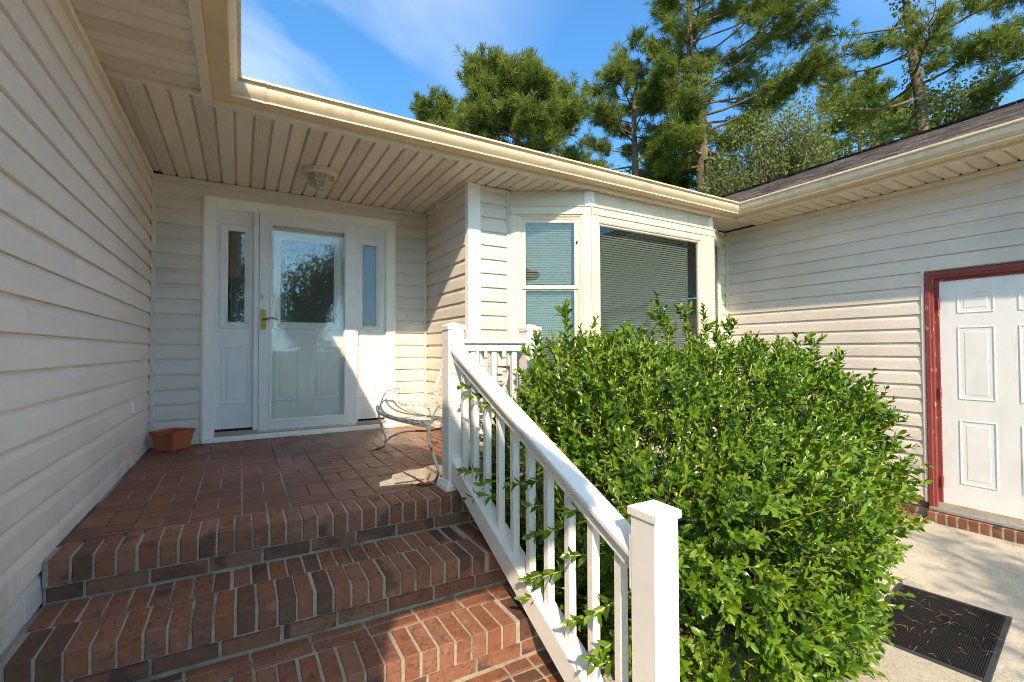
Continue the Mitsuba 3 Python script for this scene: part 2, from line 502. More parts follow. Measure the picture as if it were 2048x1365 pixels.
def straws(n, xr, yr, zf, lmin, lmax, w, r, bend=0.012):
    c = np.stack([r.uniform(*xr, n), r.uniform(*yr, n), np.zeros(n)], 1)
    c[:, 2] = zf(c[:, 0], c[:, 1])
    th = r.uniform(0, np.pi, n); el = r.normal(0, 0.22, n)
    L = r.uniform(lmin, lmax, n)
    d = np.stack([np.cos(th) * np.cos(el), np.sin(th) * np.cos(el), np.sin(el)], 1)
    s = np.stack([-np.sin(th), np.cos(th), 0 * th], 1)
    c[:, 2] += np.abs(d[:, 2]) * L / 2 + 0.002
    p0, p1 = c - d * L[:, None] / 2, c + d * L[:, None] / 2
    mid = c + np.stack([r.normal(0, bend, n), r.normal(0, bend, n), 0.004 + np.abs(r.normal(0, .006, n))], 1)
    hw = w / 2
    up = np.array([0, 0, w * 0.8])
    v = np.stack([p0, mid - s * hw, mid + s * hw, mid + up, p1], 1).reshape(-1, 3)
    k = (np.arange(n) * 5)[:, None, None]
    f = (np.array([[0, 1, 3], [0, 3, 2], [1, 4, 3], [3, 4, 2]])[None] + k).reshape(-1, 3)
    return v, f


def bedz(x, y):
    return -1.565 + 0.10 * np.clip((y - 1.81) / 0.5, 0, 1) * (0.6 + 0.8 * meshkit.fbm(np.stack([x * 3, y * 3, x * 0], -1), 3, 3))


add('pine_straw', straws(5200, (3.9, 5.44), (1.78, 3.2), bedz, 0.08, 0.2, 0.0035, R), 'm_straw', kind='stuff', label='brown pine straw mulch heaped by the side door')

# ------------------------------------------------------------------ masonry: steps, landing
MR = np.random.default_rng(21)
shear = lambda x: -0.022 * (x - 0.2)


def brick(key, x0, x1, y0, y1, z0, z1, r=MR, sh=True, tone=None):
    v, f = cbox(x0, x1, y0, y1, z0, z1, 0.0035)
    c = v.mean(0)
    a = r.normal(0, 0.006, 3)
    w = (v - c) * (1 + r.normal(0, 0.003, 3) * [2.5, 1, 1])
    w = w + np.stack([-a[2] * w[:, 1], a[2] * w[:, 0], a[0] * w[:, 1] + a[1] * w[:, 0]], 1)
    v = c + w + r.normal(0, 0.0008, 3) + r.normal(0, 0.0006, v.shape)
    if sh:
        v[:, 1] += shear(v[:, 0])
    add(key, (v, f), 'm_brick', uv=[r.uniform() if tone is None else tone, r.uniform()])


def mass(x0, x1, y0, y1, z0, z1):
    v, f = box(x0, x1, y0, y1, z0, z1)
    v[:, 1] += shear(v[:, 0])
    return v, f


XL, XR, XE = -0.66, 1.225, 1.73
J = 0.0055   # mortar set back from the brick faces
add('brick_steps__mortar', cat_mesh([mass(XL, XE, 2.470 + J, 2.70, -0.914, LAND - J), mass(XL, XE, 2.482 + J, 2.70, -1.60, -0.910), mass(XL, XR, 2.065 + J, 2.50, -1.083, -0.984 - J), mass(XL, XR, 2.080 + J, 2.49, -1.60, -1.08),
                                     mass(XL, XR, 1.755 + J, 2.10, -1.257, -1.16 - J), mass(XL, XR, 1.770 + J, 2.09, -1.60, -1.25), mass(XL, XR, 1.42 + J, 1.80, -1.432, -1.335 - J), mass(XL, XR, 1.425 + J, 1.78, -1.60, -1.43)]), 'm_mortar', kind='stuff')
tag('brick_steps', 'flight of weathered red brick steps with grey mortar joints leading up to the tiled porch', 'steps')


def rowlocks(x0, x1, y0, y1, z0, z1, pitch=0.0700, w=0.0595):
    x = x0
    while x < x1 - 0.02:
        ww = w + MR.normal(0, 0.0015)
        brick('brick_steps__brick', x, min(x + ww, x1), y0 + MR.normal(0, 0.001), y1 + MR.normal(0, 0.003), z0, z1 + MR.normal(0, 0.0008))
        x += pitch


def stretchers(x0, x1, y0, y1, z0, z1, off):
    x = x0 - off
    while x < x1 - 0.01:
        a, b = max(x, x0), min(x + 0.2, x1)
        if b - a > 0.02:
            brick('brick_steps__brick', a, b, y0 + MR.normal(0, 0.001), y1, z0, z1)
        x += 0.210


# landing nosing (rowlocks) and the course under it
rowlocks(-0.643, XE, 2.470, 2.672, -0.912, -0.810)
stretchers(-0.652, XE, 2.482, 2.58, -0.980, -0.924, 0.09)
# tread 1: two rows of rowlocks, course below
rowlocks(-0.650, 1.05, 2.282, 2.470, -1.03, -0.984)
rowlocks(-0.635, 1.05, 2.065, 2.272, -1.080, -0.984)
for (a, b) in ((1.055, 1.135), (1.148, 1.222)):
    brick('brick_steps__brick', a, b, 2.067, 2.262, -1.080, -0.985)
    brick('brick_steps__brick', a, b, 2.275, 2.470, -1.03, -0.985)
stretchers(-0.655, XR, 2.080, 2.16, -1.150, -1.092, 0.03)
# tread 2: two rows of stretchers, then rowlocks
stretchers(-0.655, 1.04, 2.036, 2.078, -1.20, -1.161, 0.14)
stretchers(-0.655, 1.04, 1.966, 2.026, -1.20, -1.160, 0.135)
rowlocks(-0.645, 1.04, 1.755, 1.956, -1.254, -1.160)
for (a, b) in ((1.048, 1.128), (1.142, 1.222)):
    brick('brick_steps__brick', a, b, 1.757, 1.945, -1.254, -1.161)
    brick('brick_steps__brick', a, b, 1.958, 2.072, -1.20, -1.161)
stretchers(-0.655, XR, 1.770, 1.85, -1.325, -1.266, 0.17)
# tread 3
stretchers(-0.655, 1.08, 1.705, 1.768, -1.38, -1.336, 0.05)
stretchers(-0.655, 1.08, 1.632, 1.694, -1.38, -1.335, 0.055)
for k in range(4):
    brick('brick_steps__brick', 1.092, 1.222, 1.705 - k * 0.072, 1.765 - k * 0.072, -1.38, -1.335)
rowlocks(-0.645, 1.08, 1.42, 1.622, -1.43, -1.335)
brick('brick_steps__brick', 1.092, 1.222, 1.42, 1.476, -1.43, -1.335)
stretchers(-0.655, XR, 1.425, 1.50, -1.50, -1.442, 0.1)

# porch floor: basket-weave quarry tiles in grout
add('porch_floor__grout', cat_mesh([box(-0.672, 1.775, 2.66, 4.955, LAND - 0.2, LAND - 0.0035), box(1.775, 1.80, 2.66, 3.83, LAND - 0.8, LAND - 0.0035),
                                    box(XE - 0.3, 1.80, 2.56, 3.82, -1.56, LAND - 0.02)]), 'm_grout')
tag('porch_floor', 'porch floor of dark red quarry tiles in a basket weave', kind='structure')
PX, PY, GJ = 0.2205, 0.2260, 0.0035
TR = np.random.default_rng(5)


def tile(x0, x1, y0, y1):
    x0, x1 = max(x0, -0.665), min(x1, 1.772)
    lim = 2.684 + shear((x0 + x1) / 2)
    y0, y1 = max(y0, lim), min(y1, 4.950)
    if x1 - x0 < 0.02 or y1 - y0 < 0.02:
        return
    dz = TR.normal(0, 0.0006)
    v, f = cbox(x0 + GJ, x1 - GJ, y0 + GJ, y1 - GJ, LAND - 0.02, LAND + dz, 0.002)
    v[:, 2] += (v[:, 2] > LAND - 0.01) * (TR.normal(0, 0.003) * (v[:, 0] - (x0 + x1) / 2) + TR.normal(0, 0.003) * (v[:, 1] - (y0 + y1) / 2))
    add('porch_floor__tile', (v, f), 'm_tile', uv=[TR.uniform(), TR.uniform()])


for i in range(-3, 8):
    xc = 0.1215 + PX * i
    y0c = 3.182 if i % 2 == 0 else 2.962
    for j in range(-4, 10):
        yb = y0c + PY * j
        a, b = xc - PX / 2, xc + PX / 2
        if j % 2 == 0:
            tile(a, xc, yb - PY / 2, yb + PY / 2); tile(xc, b, yb - PY / 2, yb + PY / 2)
        else:
            tile(a, b, yb - PY / 2, yb); tile(a, b, yb, yb + PY / 2)

# ------------------------------------------------------------------ house walls
tag('house', 'single storey house with cream lap siding, deep eaves and an entry alcove', 'house')
PITCH_S, LINE0 = 0.1305, 0.195
PROF = [(0.0, 0.0165), (0.0032, 0.0165), (0.0060, 0.0175), (0.086, 0.0135), (0.100, 0.0100), (0.116, 0.0040), (PITCH_S, 0.0030)]
GAP = 0.0032      # shadow gap under each lap
SR = np.random.default_rng(11)


def prof_d(z):
    return np.interp(z, [p[0] for p in PROF], [p[1] for p in PROF])


def siding(part, pl, u0, u1, zlo, zhi, holes=(), thick=0.10):
    """Sheathing with openings, and one entry per lap board."""
    pg = sbox(u0, zlo, u1, zhi)
    for h in holes:
        pg = pg.difference(sbox(h[0], h[2], h[1], h[3]))
    pk = add(f'house__{part}', cat_mesh([pl.poly(g, -thick, 0.0) for g in getattr(pg, 'geoms', [pg])]), 'm_siding', uv=[0.5, 0.5])
    k0, k1 = math.floor((zlo - LINE0) / PITCH_S) - 1, math.ceil((zhi - LINE0) / PITCH_S) + 1
    for k in range(k0, k1):
        b0, b1 = LINE0 + k * PITCH_S, LINE0 + (k + 1) * PITCH_S
        lo_ = b0 + GAP
        cuts = sorted({max(lo_, zlo), min(b1, zhi), *[c for h in holes for c in h[2:4] if lo_ < c < b1]})
        cuts = [c for c in cuts if zlo <= c <= zhi]
        cells = []
        for c0, c1 in zip(cuts[:-1], cuts[1:]):
            if c1 - c0 < 0.004:
                continue
            free = [(u0, u1)]
            for h in holes:
                if h[2] < (c0 + c1) / 2 < h[3]:
                    free = [q for (a, b) in free for q in ((a, min(b, h[0])), (max(a, h[1]), b)) if q[1] - q[0] > 0.004]
            cells += [(a, b, c0, c1) for a, b in free]
        groups = []
        for c in cells:
            hit = [g for g in groups if any(c[0] < q[1] and q[0] < c[1] for q in g)]
            for g in hit:
                groups.remove(g)
            groups.append([c] + [q for g in hit for q in g])
        split = []
        for g in groups:
            if len(g) == 1 and g[0][1] - g[0][0] > 2.2:      # long runs are lapped from two lengths
                a, b, c0, c1 = g[0]
                s_ = a + (b - a) * SR.choice([0.3, 0.42, 0.55, 0.66, 0.74]) + SR.normal(0, 0.05)
                split += [([(a, s_ + 0.02, c0, c1)], 0.0), ([(s_, b, c0, c1)], 0.0014)]
            else:
                split.append((g, 0.0))
        for g, lap in split:
            ms = []
            jog = SR.normal(0, 0.0004) + lap
            for a, b, c0, c1 in g:
                zs = [c0] + [b0 + p[0] for p in PROF if c0 < b0 + p[0] < c1] + [c1]
                outer = [(z, prof_d(z - b0) + jog) for z in zs]
                poly = [(zs[0], 0.001)] + outer + [(zs[-1], 0.001)]
                n = max(1, int((b - a) / 0.6))
                us = np.linspace(a, b, n + 1)
                wob = SR.normal(0, 0.0007, n + 1)
                vv = np.stack([pl.P(us[i], [q[0] for q in poly], [q[1] + (wob[i] if q[1] > 0.002 else 0) for q in poly]) for i in range(n + 1)])
                m = len(poly); ff = []
                for i in range(n):
                    for j in range(m - 1):
                        p, q = i * m + j, (i + 1) * m + j
                        ff += [[p, q, q + 1], [p, q + 1, p + 1]]
                for i in (0, n):
                    ff += [[i * m, i * m + j, i * m + j + 1][::(1 if i else -1)] for j in range(1, m - 1)]
                ff = np.array(ff)
                ms.append((vv.reshape(-1, 3), ff[:, ::-1] if pl.flip else ff))
            add(f'{pk}__siding_board', cat_mesh(ms), 'm_siding', uv=[SR.uniform(), 0.5])


WP = Plane((-0.682, 0), (0, 1), (1, 0))      # wing wall
EP = Plane((0, 4.958), (1, 0), (0, -1))      # entry wall
AP = Plane((1.792, 0), (0, 1), (-1, 0))      # alcove wall
FP = Plane((0, 3.842), (1, 0), (0, -1))      # front wall
GP = Plane((5.472, 0), (0, 1), (-1, 0))      # garage wall
ZS = 1.526
siding('wing_wall', WP, -0.88, 4.955, -1.50, ZS)
siding('entry_wall', EP, -0.672, 1.785, LAND, ZS, [(-0.285, 1.415, LAND - 0.1, 1.385)])
siding('alcove_wall', AP, 3.85, 4.945, LAND, ZS)
siding('front_wall', FP, 1.80, 2.20, -1.42, ZS)
siding('front_wall', FP, 5.26, 5.465, -1.42, ZS)
siding('garage_wall', GP, -3.4, 3.83, LINE0 - 12 * PITCH_S - 0.02, ZS, [(0.715, 1.80, -1.6, 0.712)])
# foundation bricks under the garage wall
FR = np.random.default_rng(31)
add('house__foundation', cat_mesh([box(5.478, 5.60, -3.4, 3.83, -1.7, -1.38)]), 'm_mortar')
y = 1.80
for zr in ((-1.462, -1.404), (-1.530, -1.472)):
    y = 1.80 + (0.1 if zr[0] < -1.5 else 0)
    while y < 3.7:
        v, f = cbox(5.470, 5.56, y, y + 0.198, *zr, 0.004)
        add('house__foundation__brick', (v, f), 'm_brick', uv=[FR.uniform(), FR.uniform()])
        y += 0.21
y = 1.79
while y > -1.0:                                  # brick sill under the side door
    v, f = cbox(5.395, 5.50, y - 0.058, y, -1.62, -1.466, 0.004)
    v[:, 1] += FR.normal(0, 0.001)
    add('house__foundation__brick', (v, f), 'm_brick', uv=[FR.uniform(), FR.uniform()])
    y -= 0.0705
add('house__foundation__brick_bed', box(5.398, 5.50, -1.0, 1.788, -1.62, -1.4695), 'm_mortar')
# corner posts, channels, friezes
def trim(mesh, m='m_cream', key='house__trim_strip'):
    return add(key, mesh, m)


trim(EP.box(-0.668, -0.640, LAND, ZS - 0.02, 0, 0.024, 0.003))
trim(EP.box(1.752, 1.776, LAND, ZS - 0.02, 0, 0.024, 0.003))
trim(EP.box(-0.672, 1.776, ZS - 0.026, ZS - 0.002, 0, 0.030, 0.003))
trim(AP.box(3.86, 4.93, ZS - 0.026, ZS - 0.002, 0, 0.030, 0.003))
trim(WP.box(-0.88, 4.93, ZS - 0.034, ZS - 0.002, 0, 0.030, 0.004))
trim(FP.box(1.89, 2.19, ZS - 0.026, ZS - 0.002, 0, 0.026, 0.003))
trim(GP.box(-3.4, 3.80, ZS - 0.036, ZS - 0.002, 0, 0.030, 0.004))
trim(GP.box(3.795, 3.828, -1.40, ZS - 0.038, 0, 0.026, 0.003))
trim(FP.box(2.172, 2.200, -1.42, ZS - 0.028, 0, 0.026, 0.003))
trim(GP.box(1.795, 1.822, -1.40, 0.735, 0, 0.024, 0.003), 'm_siding')
trim(EP.box(-0.312, -0.295, LAND, 1.40, 0, 0.024, 0.003))
# L-shaped corner post at the mouth of the alcove
cp = unary_union([sbox(1.764, 3.814, 1.888, 3.83), sbox(1.764, 3.814, 1.780, 3.884)])
m = trimesh.creation.extrude_polygon(cp, ZS - LAND, engine='earcut'); m.apply_translation([0, 0, LAND])
trim(m, 'm_casing', 'house__corner_post')
m = trimesh.creation.extrude_polygon(cp, 0.6, engine='earcut'); m.apply_translation([0, 0, -1.42])
trim(m, 'm_casing', 'house__corner_post')
add('house__pipe_cap', WP.box(4.16, 4.215, -0.435, -0.355, 0, 0.032, 0.006), 'm_vinyl', label='small white cover on the wing wall')
add('house__wall_hook', EP.box(1.555, 1.572, 0.36, 0.395, 0.012, 0.03, 0.003), 'm_ivoryplastic')
# unseen bodies of the wings, so that they are closed
add('house__back_wall', cat_mesh([box(-7.0, -0.70, -0.90, -0.80, GRND, ZS), box(-7.0, -6.9, -0.8, 10, GRND, ZS), box(-6.9, 12, 10.0, 10.1, GRND, ZS), box(11.6, 11.7, -3.4, 10, GRND, ZS),
                                  box(5.60, 11.6, -3.4, -3.3, GRND, ZS)]), 'm_siding', uv=[0.5, 0.5])

# ------------------------------------------------------------------ soffits
def soffit(axis, a, pitch, b0, b1, perf):
    z = ZS
    cs = np.array([[a + 0.003, z + 0.021], [a + 0.012, z], [a + pitch - 0.012, z], [a + pitch - 0.003, z + 0.021]])
    v, uv = [], []
    for b in (b0, b1):
        for c, zz in cs:
            v.append([c, b, zz] if axis == 'y' else [b, c, zz]); uv.append([b, c - a] if perf else None)
    f = []
    for j in range(3):
        f += [[j, j + 1, j + 5], [j, j + 5, j + 4]]
    f = np.array(f)
    if axis == 'y':
        f = f[:, ::-1]
    add('house__soffit__soffit_panel', (np.array(v), f), 'm_perf' if perf else 'm_soffit', uv=np.array(uv, float) if perf else [SR.uniform(), 0.5])


add('house__soffit', cat_mesh([box(-0.68, 1.79, 3.28, 4.955, ZS + 0.021, ZS + 0.035), box(1.79, 5.46, 3.36, 3.84, ZS + 0.021, ZS + 0.035), box(-0.68, -0.17, -1.29, 3.28, ZS + 0.021, ZS + 0.035),
                               box(4.99, 5.46, -3.5, 3.36, ZS + 0.021, ZS + 0.035)]), 'm_soffit', uv=[0.2, 0.5])
PR_ = 0.1105
for k in range(-6, 50):
    a = -0.05 + PR_ * k
    lo, hi = max(a, -0.655), a + PR_
    if hi < -0.60 or a > 4.97:
        continue
    back = 4.930 if a < 1.72 else 3.812
    soffit('y', a if lo == a else lo, hi - (a if lo == a else lo), 3.385 if a > -0.17 else 3.31, back, (k + 2) % 3 == 0)
for k in range(-40, 8):
    a = 2.543 + 0.1065 * k
    if a > -1.29 and a + 0.1065 < 3.275:
        soffit('x', a, 0.1065, -0.205, -0.655, (k - 2) % 3 == 0)
for k in range(-45, 20):
    a = 1.286 + 0.118 * k
    if -3.45 < a < 3.30:
        soffit('x', a, 0.118, 5.445, 5.02, k % 3 == 0)
add('house__soffit__end_soffit', box(-6.9, -0.17, -1.30, -0.88, ZS + 0.002, ZS + 0.02), 'm_soffit', uv=[0.5, 0.5])
add('house__end_fascia', box(-7.0, -0.165, -1.325, -1.301, ZS - 0.004, 1.665), 'm_cream')
add('house__soffit__divider', cbox(-0.655, -0.20, 3.278, 3.308, ZS - 0.006, ZS + 0.020, 0.003), 'm_soffit', uv=[0.6, 0.5])

# ------------------------------------------------------------------ fascia, gutters
PATH = [np.array(p, float) for p in ((-0.165, -1.30), (-0.165, 3.358), (4.985, 3.358), (4.985, -3.5))]
OUT = [np.array(p, float) for p in ((1, 0), (0, -1), (-1, 0))]


def sweep_eave(key, prof, m, a_ext=0.0, smooth=False, closed=True):
    """Sweeps a profile [(d outwards, z)] along the three eaves with mitred corners; one entry per eave."""
    for s in range(3):
        A, B, n = PATH[s], PATH[s + 1], OUT[s]
        va, vb = [], []
        for d, z in prof:
            pa, pb = A + n * d, B + n * d
            if s > 0: pa = pa + OUT[s - 1] * d
            if s < 2: pb = pb + OUT[s + 1] * d
            va.append([*pa, z]); vb.append([*pb, z])
        N = len(prof); v = np.array(va + vb); f = []
        for j in range(N if closed else N - 1):
            k = (j + 1) % N
            f += [[j, N + j, N + k], [j, N + k, k]]
        add(key, (v, np.array(f)), m, smooth=smooth)


lip = [(-0.048, ZS - 0.006), (0.0, ZS - 0.006), (0.0, ZS + 0.03), (-0.048, ZS + 0.012)]
sweep_eave('house__eave_trim', lip, 'm_soffit')
sweep_eave('house__fascia', [(-0.02, ZS + 0.005), (-0.002, ZS + 0.005), (-0.002, 1.70), (-0.02, 1.70)], 'm_cream')
og = [(0.002, 1.546), (0.094, 1.546), (0.101, 1.549), (0.101, 1.556), (0.098, 1.560), (0.104, 1.567), (0.114, 1.578), (0.124, 1.592), (0.131, 1.608), (0.133, 1.622), (0.131, 1.632),
      (0.134, 1.636), (0.146, 1.640), (0.152, 1.645), (0.153, 1.656), (0.149, 1.660), (0.143, 1.658), (0.143, 1.647), (0.128, 1.641), (0.126, 1.622), (0.118, 1.596), (0.096, 1.564), (0.006, 1.550), (0.006, 1.662), (0.002, 1.662)]
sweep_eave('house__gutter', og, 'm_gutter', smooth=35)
for s, q in ((0, 3.17), (1, 0.10), (1, 4.70), (2, 3.07), (2, -0.6), (0, -0.4)):   # lapped joints near the mitres
    A, B, n = PATH[s], PATH[s + 1], OUT[s]
    u = (B - A) / np.linalg.norm(B - A)
    t0 = q - A[1] if s == 0 else (q - A[0] if s == 1 else A[1] - q)
    v = []
    for t in (t0, t0 + 0.022):
        for d, z in og[:18]:
            c = np.array([0.075, 1.60]); e = np.array([d, z]) - c; e = c + e * (1 + 0.0035 / max(np.linalg.norm(e), .02))
            v.append([*(A + u * t + n * e[0]), e[1]])
    N = 18
    f = [x for j in range(N - 1) for x in ([j, N + j, N + j + 1], [j, N + j + 1, j + 1])]
    add('house__gutter_joint', (np.array(v), np.array(f)), 'm_gutter', smooth=35)

# ------------------------------------------------------------------ roofs
HR = np.random.default_rng(77)


def roof(pts2d, e0, edir, updir, z0, slope, key):
    """One roof plane over the plan polygon pts2d; courses of shingles run along edir and climb along updir."""
    pg = Polygon(pts2d)
    e0, edir, updir = (np.array(q, float) for q in (e0, edir, updir))
    zf = lambda p: z0 + slope * ((np.asarray(p)[..., :2] - e0) @ updir)
    m = trimesh.creation.extrude_polygon(pg, 0.001, engine='earcut')
    v = np.array(m.vertices); top = v[:, 2] > 0.0005
    v[:, 2] = zf(v) - np.where(top, 0.004, 0.05)
    key = add(key, (v, np.array(m.faces)), 'm_shingle', uv=[0.1, 0.5])
    cs = np.array([((np.array(p) - e0) @ edir, (np.array(p) - e0) @ updir) for p in pts2d])
    P2 = Polygon(cs)
    ex = 0.135
    ms, uvs = [], []
    t = 0.0
    while t < cs[:, 1].max():
        span = P2.intersection(sbox(cs[:, 0].min() - 1, t + 0.01, cs[:, 0].max() + 1, t + 0.012))
        if not span.is_empty:
            a, _, b, _ = span.bounds
            x = a - HR.uniform(0, 0.2)
            while x < b:
                w = HR.choice([0.16, 0.2, 0.26, 0.33])
                x0, x1 = max(x, a), min(x + w - 0.004, b)
                if x1 > x0 + 0.01:
                    h = HR.choice([0.006, 0.011, 0.015])
                    vv = np.array([[xx, tt, 0] for xx in (x0, x1) for tt in (t - HR.uniform(0, 0.008), t + ex + 0.02)])
                    bot = np.stack([e0[0] + vv[:, 0] * edir[0] + vv[:, 1] * updir[0], e0[1] + vv[:, 0] * edir[1] + vv[:, 1] * updir[1], z0 + slope * vv[:, 1]], 1)
                    tp = bot + np.array([0, 0, 1]) * np.array([h, 0.001, h, 0.001])[:, None]
                    v8 = np.vstack([bot, tp])
                    f8 = np.array([[4, 6, 7], [4, 7, 5], [0, 2, 6], [0, 6, 4], [0, 4, 5], [0, 5, 1], [2, 3, 7], [2, 7, 6]])
                    ms.append((v8, f8)); uvs += [[HR.uniform(), 0.5]] * 8
                x += w
        t += ex
    add(key + '__shingle', cat_mesh(ms), 'm_shingle', uv=np.array(uvs), kind='stuff')


ZR, SL = 1.668, 0.40
roof([(4.90, 3.27), (4.90, -3.6), (8.50, -3.6), (8.50, 6.87)], (4.90, -3.6), (0, 1), (1, 0), ZR, SL, 'house__garage_roof')
roof([(12.1, 10.5), (12.1, -3.6), (8.50, -3.6), (8.50, 6.87)], (12.1, -3.6), (0, 1), (-1, 0), ZR, SL, 'house__garage_roof')
roof([(-0.08, 3.27), (4.90, 3.27), (8.50, 6.87), (-3.68, 6.87)], (-0.08, 3.27), (1, 0), (0, 1), ZR, SL, 'house__main_roof')
roof([(-7.3, 10.5), (12.1, 10.5), (8.50, 6.87), (-3.68, 6.87)], (-7.3, 10.5), (1, 0), (0, -1), ZR, SL, 'house__main_roof')
roof([(-0.08, 3.27), (-0.08, -1.44), (-3.68, 2.16), (-3.68, 6.87)], (-0.08, -1.44), (0, 1), (-1, 0), ZR, SL, 'house__wing_roof')
roof([(-7.28, -1.44), (-0.08, -1.44), (-3.68, 2.16)], (-7.28, -1.44), (1, 0), (0, 1), ZR, SL, 'house__wing_roof')
roof([(-7.28, 10.5), (-7.28, -1.44), (-3.68, 2.16), (-3.68, 6.87)], (-7.28, -1.44), (0, 1), (1, 0), ZR, SL, 'house__wing_roof')
#PART3
# ------------------------------------------------------------------ entry door with sidelights (d = metres proud of the entry wall)
add('house__room', cat_mesh([box(-0.60, 1.70, 6.2, 6.25, LAND, 1.5), box(2.0, 5.4, 4.9, 4.95, LAND, 1.5), box(-0.6, 1.7, 5.07, 6.2, LAND - 0.05, LAND), box(-0.6, 5.4, 3.9, 6.2, ZS + 0.04, ZS + 0.08)]), 'm_room')
D = 'house__front_door'
CAS = [(0.0, 0.002), (0.0, 0.026), (0.014, 0.030), (0.024, 0.024), (0.072, 0.018), (0.086, 0.013), (0.095, 0.013), (0.095, -0.05)]
add(D, EP.rings(-0.298, 1.424, LAND, 1.396, CAS, cap=False, sides='lrt'), 'm_casing', smooth=25)
tag(D, 'white storm door between two sidelights in a cream moulded casing')
add(D + '__sill', cat_mesh([EP.box(-0.298, 1.424, LAND, -0.763, -0.05, 0.050, 0.004)]), 'm_casing')
add(D + '__threshold', EP.box(-0.203, 1.329, -0.763, -0.728, -0.10, 0.030, 0.004), 'm_sill')
add(D + '__threshold', EP.box(-0.203, 1.329, -0.728, -0.704, -0.10, -0.052), 'm_black')  # black strip standing in for the shaded gap below the panels


def raised(pl, u0, u1, z0, z1, d):
    """A moulded raised panel on a flush door skin."""
    return pl.rings(u0, u1, z0, z1, [(0, d), (0.004, d + 0.006), (0.014, d + 0.007), (0.022, d - 0.006), (0.030, d - 0.006), (0.052, d + 0.004), (0.056, d + 0.005)])


def blinds(pl, u0, u1, z0, z1, d, pitch, w, tilt, m, key):
    ms, z = [], z1
    c, s = math.cos(tilt) * w / 2, math.sin(tilt) * w / 2
    while z > z0:
        v = np.array([pl.P(u, z + sg * s, d - sg * c) for u in (u0, u1) for sg in (-1, 1)] + [pl.P(u, z + 0.0012, d) for u in (u0, u1)])
        ms.append((v, np.array([[0, 2, 5], [0, 5, 4], [4, 5, 3], [4, 3, 1]])))
        z -= pitch
    n = max(2, int((u1 - u0) / 0.45) + 1)
    for k in range(n):
        u = u0 + (u1 - u0) * (k + 0.5) / n
        ms.append(pl.box(u - 0.0012, u + 0.0012, z0, z1, d + w * 0.42, d + w * 0.42 + 0.001))
    ms.append(pl.box(u0, u1, z1, z1 + 0.025, d - 0.012, d + 0.012))
    add(key, cat_mesh(ms), m, kind='stuff')


def sidelight(u0, u1, f0, f1, g0, g1, p0, p1, lab, blind):
    k = numbered(D + '__sidelight')
    fr = unary_union([sbox(u0, -0.704, u1, 1.302)]).difference(sbox(g0 - 0.012, 0.24, g1 + 0.012, 1.115))
    scene[k] = mikit.ply(EP.poly(fr, -0.068, -0.028), 'm_door')
    tag(k, lab)
    add(k + '__lite_frame', EP.rings(f0, f1, 0.210, 1.176, [(0, -0.028), (0.004, -0.016), (0.016, -0.013), (0.026, -0.019), (0.034, -0.022), ((f1 - f0 - (g1 - g0)) / 2, -0.034), ((f1 - f0 - (g1 - g0)) / 2, -0.045)], cap=False), 'm_door', smooth=25)
    add(k + '__pane', EP.P([g0 - .01, g1 + .01, g1 + .01, g0 - .01], [0.24, 0.24, 1.112, 1.112], -0.046)[None].reshape(4, 3).tolist() and (EP.P([g0 - .01, g1 + .01, g1 + .01, g0 - .01], [0.24, 0.24, 1.112, 1.112], -0.046), np.array([[0, 1, 2], [0, 2, 3]])), 'm_glass')
    blinds(EP, g0 + 0.004, g1 - 0.004, 0.25, 1.10, -0.058, 0.0125, 0.0135, 1.15, 'm_blinddark', k + '__blind')
    add(k + '__raised_panel', raised(EP, p0, p1, -0.485, 0.05, -0.0275), 'm_door', smooth=20)


sidelight(-0.203, 0.096, -0.177, 0.083, -0.097, 0.043, -0.159, 0.067, 'left sidelight panel of the entry', 0.25)
sidelight(1.038, 1.329, 1.040, 1.288, 1.103, 1.247, 1.044, 1.278, 'right sidelight panel of the entry', 0.45)
for a, b in ((0.096, 0.141), (1.020, 1.038)):
    add(D + '__mullion', EP.box(a, b, -0.728, 1.302, -0.07, 0.018, 0.004), 'm_door')
# inner door behind the storm door
k = D + '__inner_door'
fr = sbox(0.150, -0.72, 1.015, 1.300).difference(sbox(0.325, 0.245, 0.838, 1.105))
add(k, EP.poly(fr, -0.085, -0.045), 'm_door')
add(k + '__lite_frame', EP.rings(0.254, 0.884, 0.214, 1.150, [(0, -0.045), (0.004, -0.030), (0.018, -0.026), (0.032, -0.034), (0.042, -0.034), (0.062, -0.046), (0.071, -0.05), (0.071, -0.062)], cap=False), 'm_door', smooth=25)
q = lambda u0, u1, z0, z1, d, pl=EP: (pl.P([u0, u1, u1, u0], [z0, z0, z1, z1], d), np.array([[0, 1, 2], [0, 2, 3]]))
add(k + '__pane', q(0.32, 0.84, 0.24, 1.11, -0.062), 'm_glass')
blinds(EP, 0.33, 0.832, 0.25, 1.095, -0.074, 0.0125, 0.0135, 1.15, 'm_blinddark', k + '__blind')
add(k + '__raised_panel', raised(EP, 0.273, 0.498, -0.475, 0.048, -0.0445), 'm_door', smooth=20)
add(k + '__raised_panel', raised(EP, 0.645, 0.884, -0.475, 0.048, -0.0445), 'm_door', smooth=20)
